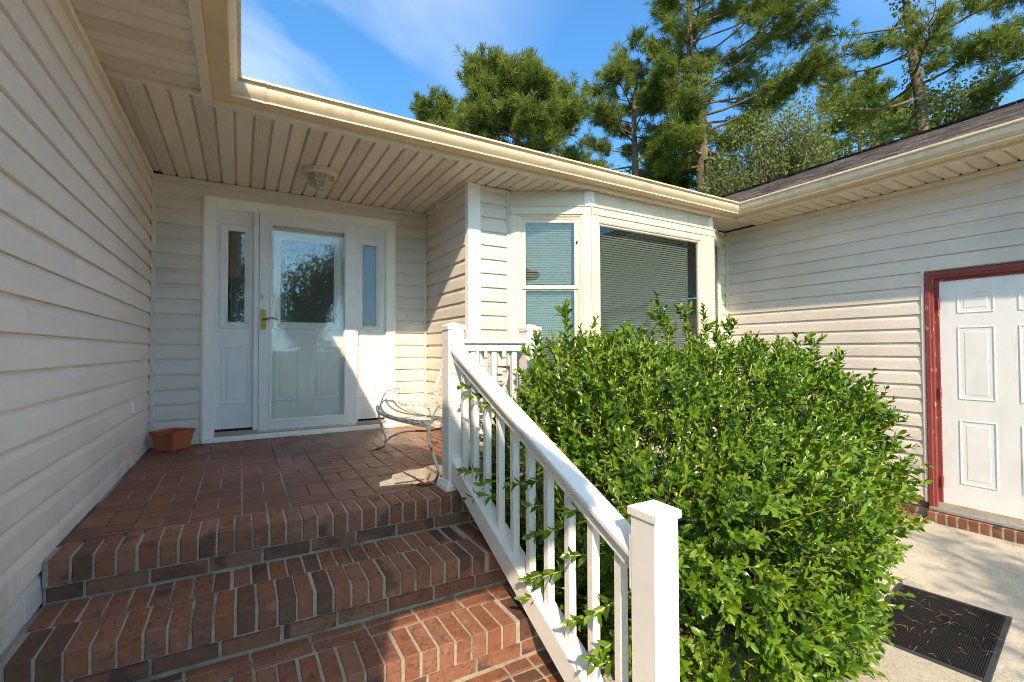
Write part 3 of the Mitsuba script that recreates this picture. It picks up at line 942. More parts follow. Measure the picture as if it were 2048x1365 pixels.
# storm door
k = D + '__storm_door'
fr = sbox(0.143, -0.752, 1.018, 1.308).difference(sbox(0.238, -0.648, 0.908, 1.210))
add(k, EP.poly(fr, -0.005, 0.030), 'm_door')
add(k + '__glass_frame', EP.rings(0.226, 0.920, -0.660, 1.222, [(0, 0.030), (0.002, 0.037), (0.012, 0.038), (0.016, 0.030), (0.024, 0.018)], cap=False), 'm_door', smooth=25)
add(k + '__pane', q(0.235, 0.912, -0.652, 1.214, 0.014), 'm_storm')
add(k + '__weather_strip', EP.box(0.139, 1.022, -0.766, -0.752, -0.002, 0.026), 'm_black')
pl_ = trimesh.creation.extrude_polygon(sbox(0.163, 0.215, 0.191, 0.385).buffer(0.010), 0.007, engine='earcut')
v = np.array(pl_.vertices)
h = k + '__handle'
add(h, (EP.P(v[:, 0], v[:, 1], v[:, 2] + 0.030), np.array(pl_.faces)[:, ::-1]), 'm_brass', label='brass lever handle on a long plate')
add(h + '__lever', tube(EP.P(*spline([(0.177, 0.30, 0.034), (0.179, 0.30, 0.062), (0.20, 0.303, 0.078), (0.235, 0.312, 0.080), (0.265, 0.312, 0.076), (0.296, 0.298, 0.070)], 20).T), [0.010] * 5 + [0.0085] * 6 + [0.007] * 6 + [0.006] * (len(spline([(0, 0, 0)] * 6, 20)) - 17), 10), 'm_brass', smooth=True)
add(h + '__cylinder_lock', EP.box(0.168, 0.186, 0.235, 0.253, 0.037, 0.044, 0.003), 'm_brass')
add(k + '__latch_plate', EP.box(0.151, 0.184, 0.478, 0.548, 0.030, 0.036, 0.003), 'm_ivoryplastic')
add(k + '__latch_plate__slot', EP.box(0.163, 0.172, 0.500, 0.522, 0.036, 0.039), 'm_brass')

# ------------------------------------------------------------------ bay window
B = 'house__bay_window'
A0, A1 = np.array([2.2, 3.83]), np.array([2.875, 3.44])
LA = float(np.linalg.norm(A1 - A0))
da = (A1 - A0) / LA
NP = Plane(A0, da, (da[1], -da[0]))                 # angled pane
BP = Plane((0, 3.44), (1, 0), (0, -1))              # front pane
A2 = np.array([4.66, 3.44]); db = np.array([da[0], -da[1]])
QP = Plane(A2, db, (-da[1] * -1 * -1, -da[0]))      # far angled side
QP = Plane(A2, db, (db[1], -db[0]))
body = Polygon([(2.2, 3.84), (2.875, 3.44), (4.66, 3.44), (5.335, 3.84)])


def band(z0, z1, off, m, key):
    pg = body if off == 0 else body.buffer(off, join_style=2).intersection(sbox(0, 3.0, 8, 3.835))
    me = trimesh.creation.extrude_polygon(pg, z1 - z0, engine='earcut'); me.apply_translation([0, 0, z0])
    return add(key, me, m)


band(1.372, ZS - 0.001, 0.0, 'm_cream', B)
tag(B, 'angled bay window with cream trim and closed blinds')
band(-1.42, -0.34, 0.0, 'm_siding', B + '__base')
band(-0.34, -0.27, 0.03, 'm_cream', B + '__sill')
for pl, u0, u1 in ((NP, 0.0, LA - 0.002), (BP, 2.877, 4.658), (QP, 0.002, LA)):
    add(B + '__head_trim', cat_mesh([pl.box(u0, u1, 1.296, 1.374, -0.04, 0.020, 0.004), pl.box(u0, u1, 1.366, 1.380, 0.012, 0.030, 0.003)]), 'm_cream')
add(B + '__corner_cover', NP.box(LA - 0.060, LA - 0.001, 1.381, ZS - 0.008, 0, 0.006), 'm_casing')
add(B + '__corner_cover', BP.box(2.876, 2.915, 1.381, ZS - 0.008, 0, 0.006), 'm_casing')
add(B + '__corner_cover', BP.box(4.610, 4.668, 1.381, ZS - 0.008, 0, 0.006), 'm_casing')
for pl, u0, u1 in ((NP, 0.0, 0.078), (NP, 0.700, LA), (BP, 2.875, 2.958), (BP, 4.480, 4.660), (QP, 0, 0.08), (QP, LA - 0.08, LA)):
    add(B + '__corner_trim', cat_mesh([pl.box(u0, u1, -0.27, 1.296, -0.05, 0.016, 0.004)]), 'm_cream')
add(B + '__side_panel', QP.box(0.08, LA - 0.08, -0.27, 1.296, -0.05, -0.02), 'm_blinddark')


def window_frame(pl, u0, u1, z0, z1, key):
    return add(key, pl.rings(u0, u1, z0, z1, [(0, -0.02), (0, 0.006), (0.010, 0.008), (0.022, 0.002), (0.024, -0.008), (0.038, -0.010), (0.044, -0.016), (0.046, -0.045)], cap=False, sides='lrtb'), 'm_cream', smooth=20)


add(B + '__frame_head', BP.box(2.958, 4.481, 1.2525, 1.2955, -0.04, 0.010, 0.003), 'm_cream')
k = window_frame(BP, 2.957, 4.482, -0.27, 1.252, B + '__picture_window')
tag(k, 'wide fixed picture window with closed horizontal blinds')
add(k + '__pane', q(3.0, 4.44, -0.23, 1.21, -0.034, BP), 'm_tinted')
blinds(BP, 3.02, 4.345, -0.22, 1.19, -0.090, 0.0235, 0.026, 0.95, 'm_blind', k + '__blind')
k = window_frame(NP, 0.079, 0.700, -0.27, 1.300, B + '__sash_window')
tag(k, 'narrow double hung sash window with blinds')
for z0, z1, dd in ((0.590, 1.256, -0.020), (-0.226, 0.606, -0.036)):
    w = k + '__sash'
    w = add(w, NP.rings(0.124, 0.656, z0, z1, [(0, dd - 0.02), (0, dd), (0.030, dd), (0.034, dd - 0.008), (0.034, dd - 0.016)], cap=False), 'm_cream')
    add(k + '__pane', q(0.155, 0.625, z0 + 0.03, z1 - 0.03, dd - 0.014, NP), 'm_tinted')
add(k + '__lock', NP.box(0.636, 0.652, 1.02, 1.045, -0.02, -0.005), 'm_black')
blinds(NP, 0.165, 0.600, -0.22, 1.22, -0.095, 0.0235, 0.026, 0.95, 'm_blind', k + '__blind')

# ------------------------------------------------------------------ side door of the garage
S = 'house__side_door'
add(S, GP.box(0.792, 1.702, -1.425, 0.629, -0.045, -0.020), 'm_door')
tag(S, 'white six panel side door in a red painted frame')
for (z0, z1) in ((0.318, 0.500), (-0.443, 0.199), (-1.187, -0.624)):
    for (u0, u1) in ((1.344, 1.583), (0.965, 1.204)):
        add(S + '__raised_panel', GP.rings(u0, u1, z0, z1, [(0, -0.0195), (0.003, -0.014), (0.010, -0.0145), (0.014, -0.031), (0.028, -0.031), (0.048, -0.017), (0.050, -0.0168)]), 'm_door', smooth=20)
add(S + '__frame', GP.rings(0.715, 1.792, -1.46, 0.702, [(0, 0.002), (0, 0.030), (0.006, 0.034), (0.034, 0.034), (0.040, 0.024), (0.056, 0.022), (0.060, 0.016), (0.060, -0.008), (0.088, -0.008), (0.088, -0.05)], cap=False, sides='lrt'), 'm_red', smooth=20, label='chipped dark red door frame')
for z in (0.411, -0.393, -1.190):
    add(S + '__hinge', cat_mesh([GP.box(1.694, 1.712, z - 0.045, z + 0.045, -0.016, 0.004, 0.003), tube(GP.P([1.702, 1.702], [z - 0.048, z + 0.048], [0.004, 0.004]), 0.007, 8)]), 'm_red')
add(S + '__knob', tube(GP.P(*spline([(0.86, -0.45, -0.02), (0.86, -0.45, 0.02), (0.86, -0.45, 0.05)], 8).T), [0.014, 0.012, 0.012, 0.02, 0.028, 0.028, 0.026, 0.02, 0.01][:len(spline([(0, 0, 0)] * 3, 8))], 12), 'm_brass', smooth=True)
add(S + '__threshold', GP.box(0.70, 1.79, -1.462, -1.428, -0.06, 0.045, 0.006), 'm_alu')
add(S + '__sweep', GP.box(0.792, 1.702, -1.428, -1.418, -0.04, -0.012), 'm_black')

# ------------------------------------------------------------------ railings
BALY = [1.179, 1.319, 1.457, 1.599, 1.739, 1.876, 2.014, 2.156, 2.298, 2.435]
ztop = lambda y: 0.007 + 0.4475 * (np.asarray(y) - 2.517)
zbot = lambda y: -0.637 + 0.462 * (np.asarray(y) - 2.511)


def shear_prism(prof, y0, y1, zf):
    """Constant section [(x, dz)] between two y stations, rising along zf."""
    n = len(prof)
    v = np.array([[x, y, zf(y) + dz] for y in (y0, y1) for x, dz in prof])
    f = [[j, (j + 1) % n, n + (j + 1) % n] for j in range(n)] + [[j, n + (j + 1) % n, n + j] for j in range(n)]
    f += [[0, j + 1, j] for j in range(1, n - 1)] + [[n, n + j, n + j + 1] for j in range(1, n - 1)]
    return v, np.array(f)


def post(root, x0, y0, z0, z1, base):
    a = 0.102
    k = add(root + '__post', cbox(x0, x0 + a, y0, y0 + a, z0, z1, 0.004), 'm_vinyl')
    c = np.array([x0 + a / 2, y0 + a / 2])
    st = [(0.0568, z1 - 0.002), (0.0568, z1 + 0.020), (0.0550, z1 + 0.0225), (0.006, z1 + 0.044)]
    v = np.array([[c[0] + sx * r, c[1] + sy * r, z] for r, z in st for sx, sy in ((-1, -1), (1, -1), (1, 1), (-1, 1))])
    f = [x for i in range(3) for j in range(4) for x in ([i * 4 + j, i * 4 + (j + 1) % 4, i * 4 + 4 + (j + 1) % 4], [i * 4 + j, i * 4 + 4 + (j + 1) % 4, i * 4 + 4 + j])] + [[12, 13, 14], [12, 14, 15], [0, 2, 1], [0, 3, 2]]
    add(k + '__cap', (v, np.array(f)), 'm_vinyl')
    if base:
        st = [(0.079, z0), (0.079, z0 + 0.014), (0.075, z0 + 0.017), (0.075, z0 + 0.024), (0.064, z0 + 0.036), (0.062, z0 + 0.044), (0.055, z0 + 0.052), (0.050, z0 + 0.054)]
        v = np.array([[c[0] + sx * r, c[1] + sy * r, z] for r, z in st for sx, sy in ((-1, -1), (1, -1), (1, 1), (-1, 1))])
        f = [x for i in range(len(st) - 1) for j in range(4) for x in ([i * 4 + j, i * 4 + (j + 1) % 4, i * 4 + 4 + (j + 1) % 4], [i * 4 + j, i * 4 + 4 + (j + 1) % 4, i * 4 + 4 + j])]
        add(k + '__base_moulding', (v, np.array(f)), 'm_vinyl')
    return k


SRL = 'stair_railing'
tag(SRL, 'white vinyl stair railing sloping down from the porch beside the brick steps', 'railing')
post(SRL, 1.048, 2.540, LAND, 0.128, True)
post(SRL, 1.053, 0.980, -1.558, -0.507, False)
YA, YB = 1.083, 2.539
add(SRL + '__top_rail', cat_mesh([shear_prism([(1.057, -0.018), (1.057, -0.005), (1.061, 0.001), (1.083, 0.0045), (1.104, 0.0055), (1.125, 0.0045), (1.147, 0.001), (1.151, -0.005), (1.151, -0.018), (1.145, -0.026), (1.063, -0.026)], YA, YB, ztop),
                                  shear_prism([(1.076, -0.026), (1.132, -0.026), (1.132, -0.070), (1.076, -0.070)], YA, YB, ztop), shear_prism([(1.072, -0.062), (1.136, -0.062), (1.136, -0.072), (1.072, -0.072)], YA, YB, ztop)]), 'm_vinyl', smooth=20)
add(SRL + '__bottom_rail', cat_mesh([shear_prism([(1.060, -0.004), (1.064, 0.0), (1.144, 0.0), (1.148, -0.004), (1.148, -0.112), (1.060, -0.112)], YA, YB, zbot)]), 'm_vinyl')
for y in BALY:
    h = 0.017
    z0, z1 = zbot(y) - 0.006, ztop(y) - 0.066
    v, f = cbox(1.104 - h, 1.104 + h, y - h, y + h, z0 - 0.02, z1 + 0.01, 0.003)
    add(SRL + '__baluster', (v, f), 'm_vinyl')
for z0, z1, y0, y1 in ((-0.800, -0.612, 2.531, 2.5395), (-0.745, -0.575, 1.0825, 1.091), (-0.135, 0.015, 2.533, 2.5395)):
    add(SRL + '__bracket', cbox(1.055, 1.153, y0, y1, z0, z1, 0.002), 'm_vinyl')
PRL = 'porch_railing'
tag(PRL, 'short level white vinyl railing along the porch edge behind the bush', 'railing')
post(PRL, 1.590, 2.540, LAND, 0.130, True)


def level_rail(x0, x1, y0, y1, c0):
    ax = abs(x1 - x0) > abs(y1 - y0)
    def b(w, z0, z1, ch=0.003):
        return cbox(x0, x1, y0 - w, y0 + w, z0, z1, ch) if ax else cbox(x0 - w, x0 + w, y0, y1, z0, z1, ch)
    add(PRL + '__top_rail', cat_mesh([b(0.046, 0.044, 0.070, 0.006), b(0.024, 0.038, 0.044), b(0.028, -0.003, 0.038)]), 'm_vinyl')
    add(PRL + '__bottom_rail', b(0.040, -0.74, -0.64), 'm_vinyl')
    L = (x1 - x0) if ax else (y1 - y0)
    n = max(1, int(L / 0.135))
    for i in range(n):
        t = (i + 0.5) / n * L
        cx, cy = (x0 + t, y0) if ax else (x0, y0 + t)
        add(PRL + '__baluster', cbox(cx - 0.017, cx + 0.017, cy - 0.017, cy + 0.017, -0.645, 0.0, 0.003), 'm_vinyl')


level_rail(1.151, 1.589, 2.591, 2.591, 0)
level_rail(1.641, 1.641, 2.643, 3.812, 0)

# ------------------------------------------------------------------ porch light
PLt = 'porch_light'
tag(PLt, 'octagonal cream metal porch light with ribbed glass on the alcove ceiling', 'ceiling light')
LC = np.array([0.572, 4.20])


def octa(st, m, key, caps=True, rot=0.3, n=8):
    th = rot + np.arange(n) * 2 * np.pi / n
    v = np.array([[LC[0] + r * math.cos(a), LC[1] + r * math.sin(a), z] for r, z in st for a in th])
    f = [x for i in range(len(st) - 1) for j in range(n) for x in ([i * n + j, i * n + (j + 1) % n, (i + 1) * n + (j + 1) % n], [i * n + j, (i + 1) * n + (j + 1) % n, (i + 1) * n + j])]
    if caps:
        k = (len(st) - 1) * n
        f += [[k, k + j, k + j + 1] for j in range(1, n - 1)]
    return add(key, (v, np.array(f)), m)


octa([(0.148, 1.524), (0.148, 1.498), (0.138, 1.494), (0.132, 1.480), (0.115, 1.478)], 'm_lampmetal', PLt + '__canopy')
octa([(0.116, 1.478), (0.105, 1.425), (0.048, 1.378), (0.046, 1.376)], 'm_lampglass', PLt + '__glass_shade')
for j in range(8):
    a = 0.3 + j * np.pi / 4
    c, s_ = math.cos(a), math.sin(a)
    add(PLt + '__cage_bar', tube([[LC[0] + r * c, LC[1] + r * s_, z] for r, z in ((0.119, 1.480), (0.108, 1.424), (0.050, 1.374))], 0.0036, 5), 'm_lampmetal')
for r, z in ((0.120, 1.479), (0.108, 1.424), (0.050, 1.374)):
    p = [[LC[0] + r * math.cos(0.3 + j * np.pi / 4), LC[1] + r * math.sin(0.3 + j * np.pi / 4), z] for j in range(9)]
    add(PLt + '__cage_ring', cat_mesh([tube([p[j], p[j + 1]], 0.0038, 5) for j in range(8)]), 'm_lampmetal')

# ------------------------------------------------------------------ bench
BN = 'garden_bench'
tag(BN, 'rusty white wrought iron bench with curved slats and a scrolled arm on the porch', 'bench')
YN, YF = 2.70, 3.885     # near and far ends


def bow(t):
    return -0.075 * (1 - (2 * t - 1) ** 2)


def slat(x, z, sag, bowf, w, nm, ys=(YN, YF)):
    t = np.linspace(0, 1, 13)
    c = np.stack([x + bow(t) * bowf, ys[0] + (ys[1] - ys[0]) * t, z - sag * (1 - (2 * t - 1) ** 2)], 1)
    return c


def strap(c, w, th, nrm):
    """A flat bar along the polyline c; nrm gives its face normal."""
    c = np.asarray(c, float); t = np.gradient(c, axis=0); t /= np.linalg.norm(t, axis=1, keepdims=True)
    nrm = np.broadcast_to(np.asarray(nrm, float), c.shape)
    s = np.cross(t, nrm); s /= np.linalg.norm(s, axis=1, keepdims=True)
    n2 = np.cross(s, t)
    v = np.stack([c - s * w - n2 * th, c + s * w - n2 * th, c + s * w + n2 * th, c - s * w + n2 * th], 1).reshape(-1, 3)
    k = np.arange(len(c) - 1)[:, None]
    f = np.vstack([np.hstack([k * 4 + j, k * 4 + (j + 1) % 4, k * 4 + 4 + (j + 1) % 4]) for j in range(4)] + [np.hstack([k * 4 + j, k * 4 + 4 + (j + 1) % 4, k * 4 + 4 + j]) for j in range(4)])
    e = (len(c) - 1) * 4
    f = np.vstack([f, [[0, 2, 1], [0, 3, 2], [e, e + 1, e + 2], [e, e + 2, e + 3]]])
    return v, f


SEAT = spline([(1.00, -0.440), (1.03, -0.412), (1.10, -0.420), (1.20, -0.448), (1.30, -0.462), (1.40, -0.455), (1.455, -0.405), (1.49, -0.330), (1.52, -0.22), (1.545, -0.11)], 60)
for y in (YN, YF):
    add(BN + '__end_frame', tube(np.stack([SEAT[:, 0], np.full(len(SEAT), y), SEAT[:, 1]], 1), 0.0078, 8), 'm_iron', smooth=True)
L_ = np.concatenate([[0], np.cumsum(np.linalg.norm(np.diff(SEAT, axis=0), axis=1))])
for i, s in enumerate(np.linspace(0.0, 1.0, 15)):
    x, z = np.interp(s * L_[-1], L_, SEAT[:, 0]), np.interp(s * L_[-1], L_, SEAT[:, 1])
    dx, dz = np.interp(s * L_[-1] + .02, L_, SEAT[:, 0]) - np.interp(s * L_[-1] - .02, L_, SEAT[:, 0]), np.interp(s * L_[-1] + .02, L_, SEAT[:, 1]) - np.interp(s * L_[-1] - .02, L_, SEAT[:, 1])
    nrm = np.array([-dz, 0, dx]); nrm /= np.linalg.norm(nrm)
    seat = s < 0.66
    c = slat(x, z + 0.010 if seat else z, 0.028 if seat else 0.0, max(0, 1.2 - 3.0 * s) if seat else 0.0, 0, '')
    w = 0.0105 if i == 0 else 0.0072
    add(BN + ('__seat_slat' if seat else '__back_slat'), strap(c, w, 0.0028, nrm), 'm_iron')
c = slat(0.975, -0.452, 0.0, 1.35, 0, '')
add(BN + '__front_rail', strap(c, 0.011, 0.0045, (1, 0, 0.15)), 'm_iron')
for y, sg in ((YF, 1), (YN, -1)):
    add(BN + '__front_leg', tube(spline([(0.985, y, -0.452), (0.990, y, -0.55), (1.025, y - 0.0, -0.66), (1.045, y, -0.735), (1.030, y, -0.785), (0.985, y, -0.801), (0.940, y + 0.01, -0.800), (0.925, y + 0.012, -0.803)], 40), 0.0088, 8), 'm_iron', smooth=True)
    add(BN + '__rear_leg', tube(spline([(1.415, y, -0.45), (1.430, y, -0.56), (1.425, y, -0.68), (1.415, y, -0.74), (1.440, y, -0.79), (1.485, y, -0.802), (1.50, y, -0.803)], 36), 0.0088, 8), 'm_iron', smooth=True)
    arm = spline([(1.00, y, -0.437), (1.015, y, -0.395), (1.04, y, -0.350), (1.085, y, -0.318), (1.135, y, -0.312), (1.165, y, -0.335), (1.155, y, -0.362), (1.125, y, -0.366), (1.112, y, -0.345), (1.130, y, -0.334)], 54)
    add(BN + '__armrest', tube(arm, 0.0055, 7), 'm_iron', smooth=True)
    add(BN + '__arm_rod', tube(spline([(1.155, y, -0.330), (1.22, y, -0.338), (1.29, y, -0.362), (1.36, y, -0.372), (1.42, y, -0.358), (1.475, y, -0.300), (1.51, y, -0.22)], 24), [0.003] * 9 + [0.0065] * (len(spline([(0, 0, 0)] * 7, 24)) - 9), 6), 'm_iron', smooth=True)
add(BN + '__brace', tube(spline([(1.035, YF, -0.755), (1.08, 3.79, -0.690), (1.13, 3.66, -0.645), (1.18, 3.52, -0.622)], 16), 0.0072, 7), 'm_iron', smooth=True)
add(BN + '__brace', tube(spline([(1.18, 3.52, -0.622), (1.22, 3.36, -0.600), (1.27, 3.16, -0.552), (1.34, 2.95, -0.490), (1.38, 2.84, -0.462)], 20), 0.0072, 7), 'm_rust', smooth=True, label='rusty brown end of the bench brace')

# ------------------------------------------------------------------ flower box
FB = 'flower_pot'
tag(FB, 'empty terracotta coloured square planter with ribbed sides in the porch corner', 'flower pot')
fa, fb = np.array([-0.79, 0.613]), np.array([0.613, 0.79])
fc = np.array([-0.486, 4.775])


def fpt(a, b, z):
    return np.array([*(fc + fa * a + fb * b), z])


def frustum_side(st, corrug):
    """Walls of the square pot: st = [(half size, z)]; corrug adds fluted ribs."""
    n = 24
    v, f = [], []
    loop = []
    for sgn, ax in ((-1, 'b'), (1, 'a'), (1, 'b'), (-1, 'a')):
        for i in range(n):
            t = -1 + 2 * i / n
            loop.append((sgn, ax, t))
    for h, z in st:
        for sgn, ax, t in loop:
            e = (0.004 if corrug and abs(t) < 0.86 and int((t + 1) * 12) % 2 == 0 else 0)
            a, b = ((t * sgn * -1, sgn) if ax == 'b' else (sgn, t * sgn))
            v.append(fpt(*( (a * h, b * (h - e)) if ax == 'b' else (a * (h - e), b * h)), z))
    N = len(loop)
    for i in range(len(st) - 1):
        for j in range(N):
            f += [[i * N + j, i * N + (j + 1) % N, (i + 1) * N + (j + 1) % N], [i * N + j, (i + 1) * N + (j + 1) % N, (i + 1) * N + j]]
    return np.array(v), np.array(f)


add(FB + '__body', cat_mesh([frustum_side([(0.084, -0.804), (0.101, -0.686)], True), frustum_side([(0.080, -0.795), (0.100, -0.66)], False), (np.array([fpt(a * .08, b * .08, -0.795) for a, b in ((-1, -1), (1, -1), (1, 1), (-1, 1))]), np.array([[0, 1, 2], [0, 2, 3]]))]), 'm_terracotta')
add(FB + '__rim', frustum_side([(0.100, -0.688), (0.105, -0.686), (0.108, -0.664), (0.114, -0.662), (0.117, -0.650), (0.109, -0.649), (0.100, -0.664)], False), 'm_terracotta')
add(FB + '__foot', cat_mesh([box(*(np.array([-.02, .02]) + fpt(a * .055, b * .055, 0)[0]), *(np.array([-.02, .02]) + fpt(a * .055, b * .055, 0)[1]), LAND, -0.803) for a in (-1, 1) for b in (-1, 1)]), 'm_terracotta')

# ------------------------------------------------------------------ puddle with leaf litter
PUD = [(0.72, 2.82), (0.84, 2.79), (0.96, 2.745), (1.08, 2.73), (1.22, 2.76), (1.36, 2.80), (1.42, 2.90), (1.40, 3.04), (1.33, 3.13), (1.24, 3.10), (1.17, 3.145), (1.08, 3.10), (1.00, 3.13), (0.93, 3.065), (0.86, 3.03), (0.83, 2.95), (0.74, 2.90)]
sp = spline([(*p, 0) for p in PUD] + [(*PUD[0], 0)], 90)[:-1, :2]
PG = np.random.default_rng(3)
sp = sp + 0.010 * (meshkit.fbm(np.stack([sp[:, 0] * 22, sp[:, 1] * 22, sp[:, 0] * 0], -1), 3, 2)[:, None] - 0.5) * 2
pg = Polygon(sp).buffer(0)
mt = trimesh.creation.extrude_polygon(pg, 0.001, engine='earcut')
v, f = np.array(mt.vertices), np.array(mt.faces)
f = f[(v[f][:, :, 2] > 0.0005).all(1)]
v[:, 2] = LAND + 0.0036
add('puddle', (v, f), 'm_water', kind='structure', label='shallow puddle of rain water on the porch tiles')


def litter(cx, cy, z, n, r, smin=0.012, smax=0.035):
    v, f = [], []
    for i in range(n):
        a = r.uniform(0, 2 * np.pi); L = r.uniform(smin, smax); w = L * r.uniform(0.25, 0.5)
        d = np.array([math.cos(a), math.sin(a), 0]); s = np.array([-d[1], d[0], 0]); c = np.array([cx[i], cy[i], z + r.uniform(.003, .008)])
        k = len(v)
        v += [c - d * L, c + s * w + [0, 0, r.uniform(0, .008)], c + d * L, c - s * w + [0, 0, r.uniform(0, .008)]]
        f += [[k, k + 1, k + 2], [k, k + 2, k + 3]]
    return np.array(v), np.array(f)


t = PG.uniform(0, 1, 70)
lx = np.interp(t, [0, .3, .6, 1], [0.90, 1.06, 1.22, 1.42]) + PG.normal(0, .012, 70)
ly = np.interp(t, [0, .3, .6, 1], [2.735, 2.715, 2.735, 2.82]) + PG.normal(0, .012, 70)
add('leaf_litter', litter(lx, ly, LAND, 70, PG), 'm_deadleaf', kind='stuff', label='dead brown leaf litter along the puddle edge')

# ------------------------------------------------------------------ door mat
MA = 'door_mat'
tag(MA, 'black ribbed rubber mat on the concrete walk', 'door mat')
ma = np.array([-0.990, -0.140]); ma /= np.linalg.norm(ma); mb = np.array([-ma[1], ma[0]]) * -1
if mb[1] < 0: mb = -mb
m0 = np.array([3.868, 0.903]); ML, MW = 0.86, 0.520


def mat_box(a0, a1, b0, b1, z0, z1, c=0.0):
    v, f = cbox(a0, a1, b0, b1, z0, z1, c) if c else box(a0, a1, b0, b1, z0, z1)
    w = np.stack([m0[0] + ma[0] * v[:, 0] + mb[0] * v[:, 1], m0[1] + ma[1] * v[:, 0] + mb[1] * v[:, 1], v[:, 2]], 1)
    return w, f


ZM = -1.558
add(MA + '__backing', mat_box(0.028, ML - 0.028, 0.028, MW - 0.028, ZM + 0.0005, ZM + 0.004), 'm_rubber')
add(MA + '__border', cat_mesh([mat_box(0, ML, 0, 0.028, ZM + .0002, ZM + 0.008, .003), mat_box(0, ML, MW - 0.028, MW, ZM + .0002, ZM + 0.008, .003), mat_box(0, 0.028, 0.028, MW - 0.028, ZM + .0002, ZM + 0.008, .003), mat_box(ML - 0.028, ML, 0.028, MW - 0.028, ZM + .0002, ZM + 0.008, .003)]), 'm_rubberedge')
nr = 52
add(MA + '__rib', cat_mesh([mat_box(0.028, ML - 0.028, 0.030 + (MW - 0.06) * i / nr, 0.030 + (MW - 0.06) * (i + 0.55) / nr, ZM + 0.004, ZM + 0.0105) for i in range(nr)]), 'm_rubber', kind='stuff')
NR = np.random.default_rng(17)
ns = straws(80, (3.0, 3.85), (0.85, 1.40), lambda x, y: x * 0 + ZM + 0.0105, 0.01, 0.10, 0.0013, NR, bend=0.0035)
add('fallen_needles', ns, 'm_needledry', kind='stuff', label='dry fallen pine needles scattered on the rubber mat')
ns = straws(60, (1.9, 4.6), (0.2, 1.7), lambda x, y: x * 0 + ZM + 0.001, 0.03, 0.12, 0.0018, NR, bend=0.005)
add('walk_litter', ns, 'm_straw', kind='stuff', label='thin pine needles lying on the concrete walk')
#PART4
# ------------------------------------------------------------------ foliage builders
LT = np.array([[0, 0, 0], [.28, .42, .10], [.30, 0, 0], [.28, -.42, .10], [.66, .46, .07], [.70, 0, -.02], [.66, -.46, .07], [1.0, 0, -.11]])
LFC = np.array([[0, 2, 1], [0, 3, 2], [1, 2, 5], [1, 5, 4], [2, 3, 6], [2, 6, 5], [4, 5, 7], [5, 6, 7]])


def leaves(base, d, nrm, L, W, tone):
    """Folded leaves as one mesh: vertices (M*8), faces, uv (tone, distance from the midrib)."""
    d = d / np.linalg.norm(d, axis=1, keepdims=True)
    s = np.cross(nrm, d); s /= np.linalg.norm(s, axis=1, keepdims=True) + 1e-9
    n = np.cross(d, s)
    v = base[:, None] + L[:, None, None] * LT[None, :, 0, None] * d[:, None] + W[:, None, None] * LT[None, :, 1, None] * s[:, None] + L[:, None, None] * LT[None, :, 2, None] * n[:, None]
    M = len(base)
    f = (LFC[None] + (np.arange(M) * 8)[:, None, None]).reshape(-1, 3)
    uv = np.stack([np.repeat(tone, 8), np.tile(LT[:, 1] * 2, M)], 1)
    return v.reshape(-1, 3), f, uv


def rand_unit(n, r):
    v = r.normal(size=(n, 3)); return v / np.linalg.norm(v, axis=1, keepdims=True)


def sprigs(root, dirs, length, r, K, leaf=(0.040, 0.056), droop=0.0):
    """Leafy shoots: K leaves spiralling along each stem; returns leaf arrays and stem polylines."""
    N = len(root)
    dirs = dirs / np.linalg.norm(dirs, axis=1, keepdims=True)
    a = np.cross(dirs, np.array([0.3, 0.2, 0.93])); a /= np.linalg.norm(a, axis=1, keepdims=True) + 1e-9
    b = np.cross(dirs, a)
    t = np.linspace(0.12, 1.0, K)[None, :] + r.normal(0, .02, (N, K))
    ph = r.uniform(0, 6.28, N)[:, None] + np.arange(K)[None, :] * 2.4 + r.normal(0, .25, (N, K))
    up = np.array([0, 0, 1.0])
    base = root[:, None] + dirs[:, None] * (length[:, None] * t)[..., None] + up * (droop * length[:, None] * t * t)[..., None]
    rad = np.cos(ph)[..., None] * a[:, None] + np.sin(ph)[..., None] * b[:, None]
    ang = np.radians(64 - 40 * np.clip(t, 0, 1)) + r.normal(0, .15, (N, K))
    ld = dirs[:, None] * np.cos(ang)[..., None] + rad * np.sin(ang)[..., None]
    nr = dirs[:, None] * np.sin(ang)[..., None] - rad * np.cos(ang)[..., None] + r.normal(0, .25, (N, K, 3)) + np.array([0, 0, 0.25])
    L = r.uniform(*leaf, (N, K)) * (0.75 + 0.35 * np.sin(np.pi * np.clip(t, 0, 1)))
    W = L * r.uniform(0.40, 0.56, (N, K))
    tone = np.clip(r.normal(0.42, 0.20, (N, 1)) + r.normal(0, 0.12, (N, K)) + 0.25 * np.clip(t, 0, 1) ** 3, 0, 1)
    tone = np.where(r.uniform(size=(N, K)) < 0.0025, 2.0, tone)
    fl = lambda q: q.reshape(-1, q.shape[-1]) if q.ndim == 3 else q.reshape(-1)
    stems = np.stack([root, root + dirs * length[:, None] * 0.5 + up * droop * length[:, None] * .25, root + dirs * length[:, None] * 0.98 + up * droop * length[:, None]], 1)
    return [fl(q) for q in (base, ld, nr, L, W, tone)], stems


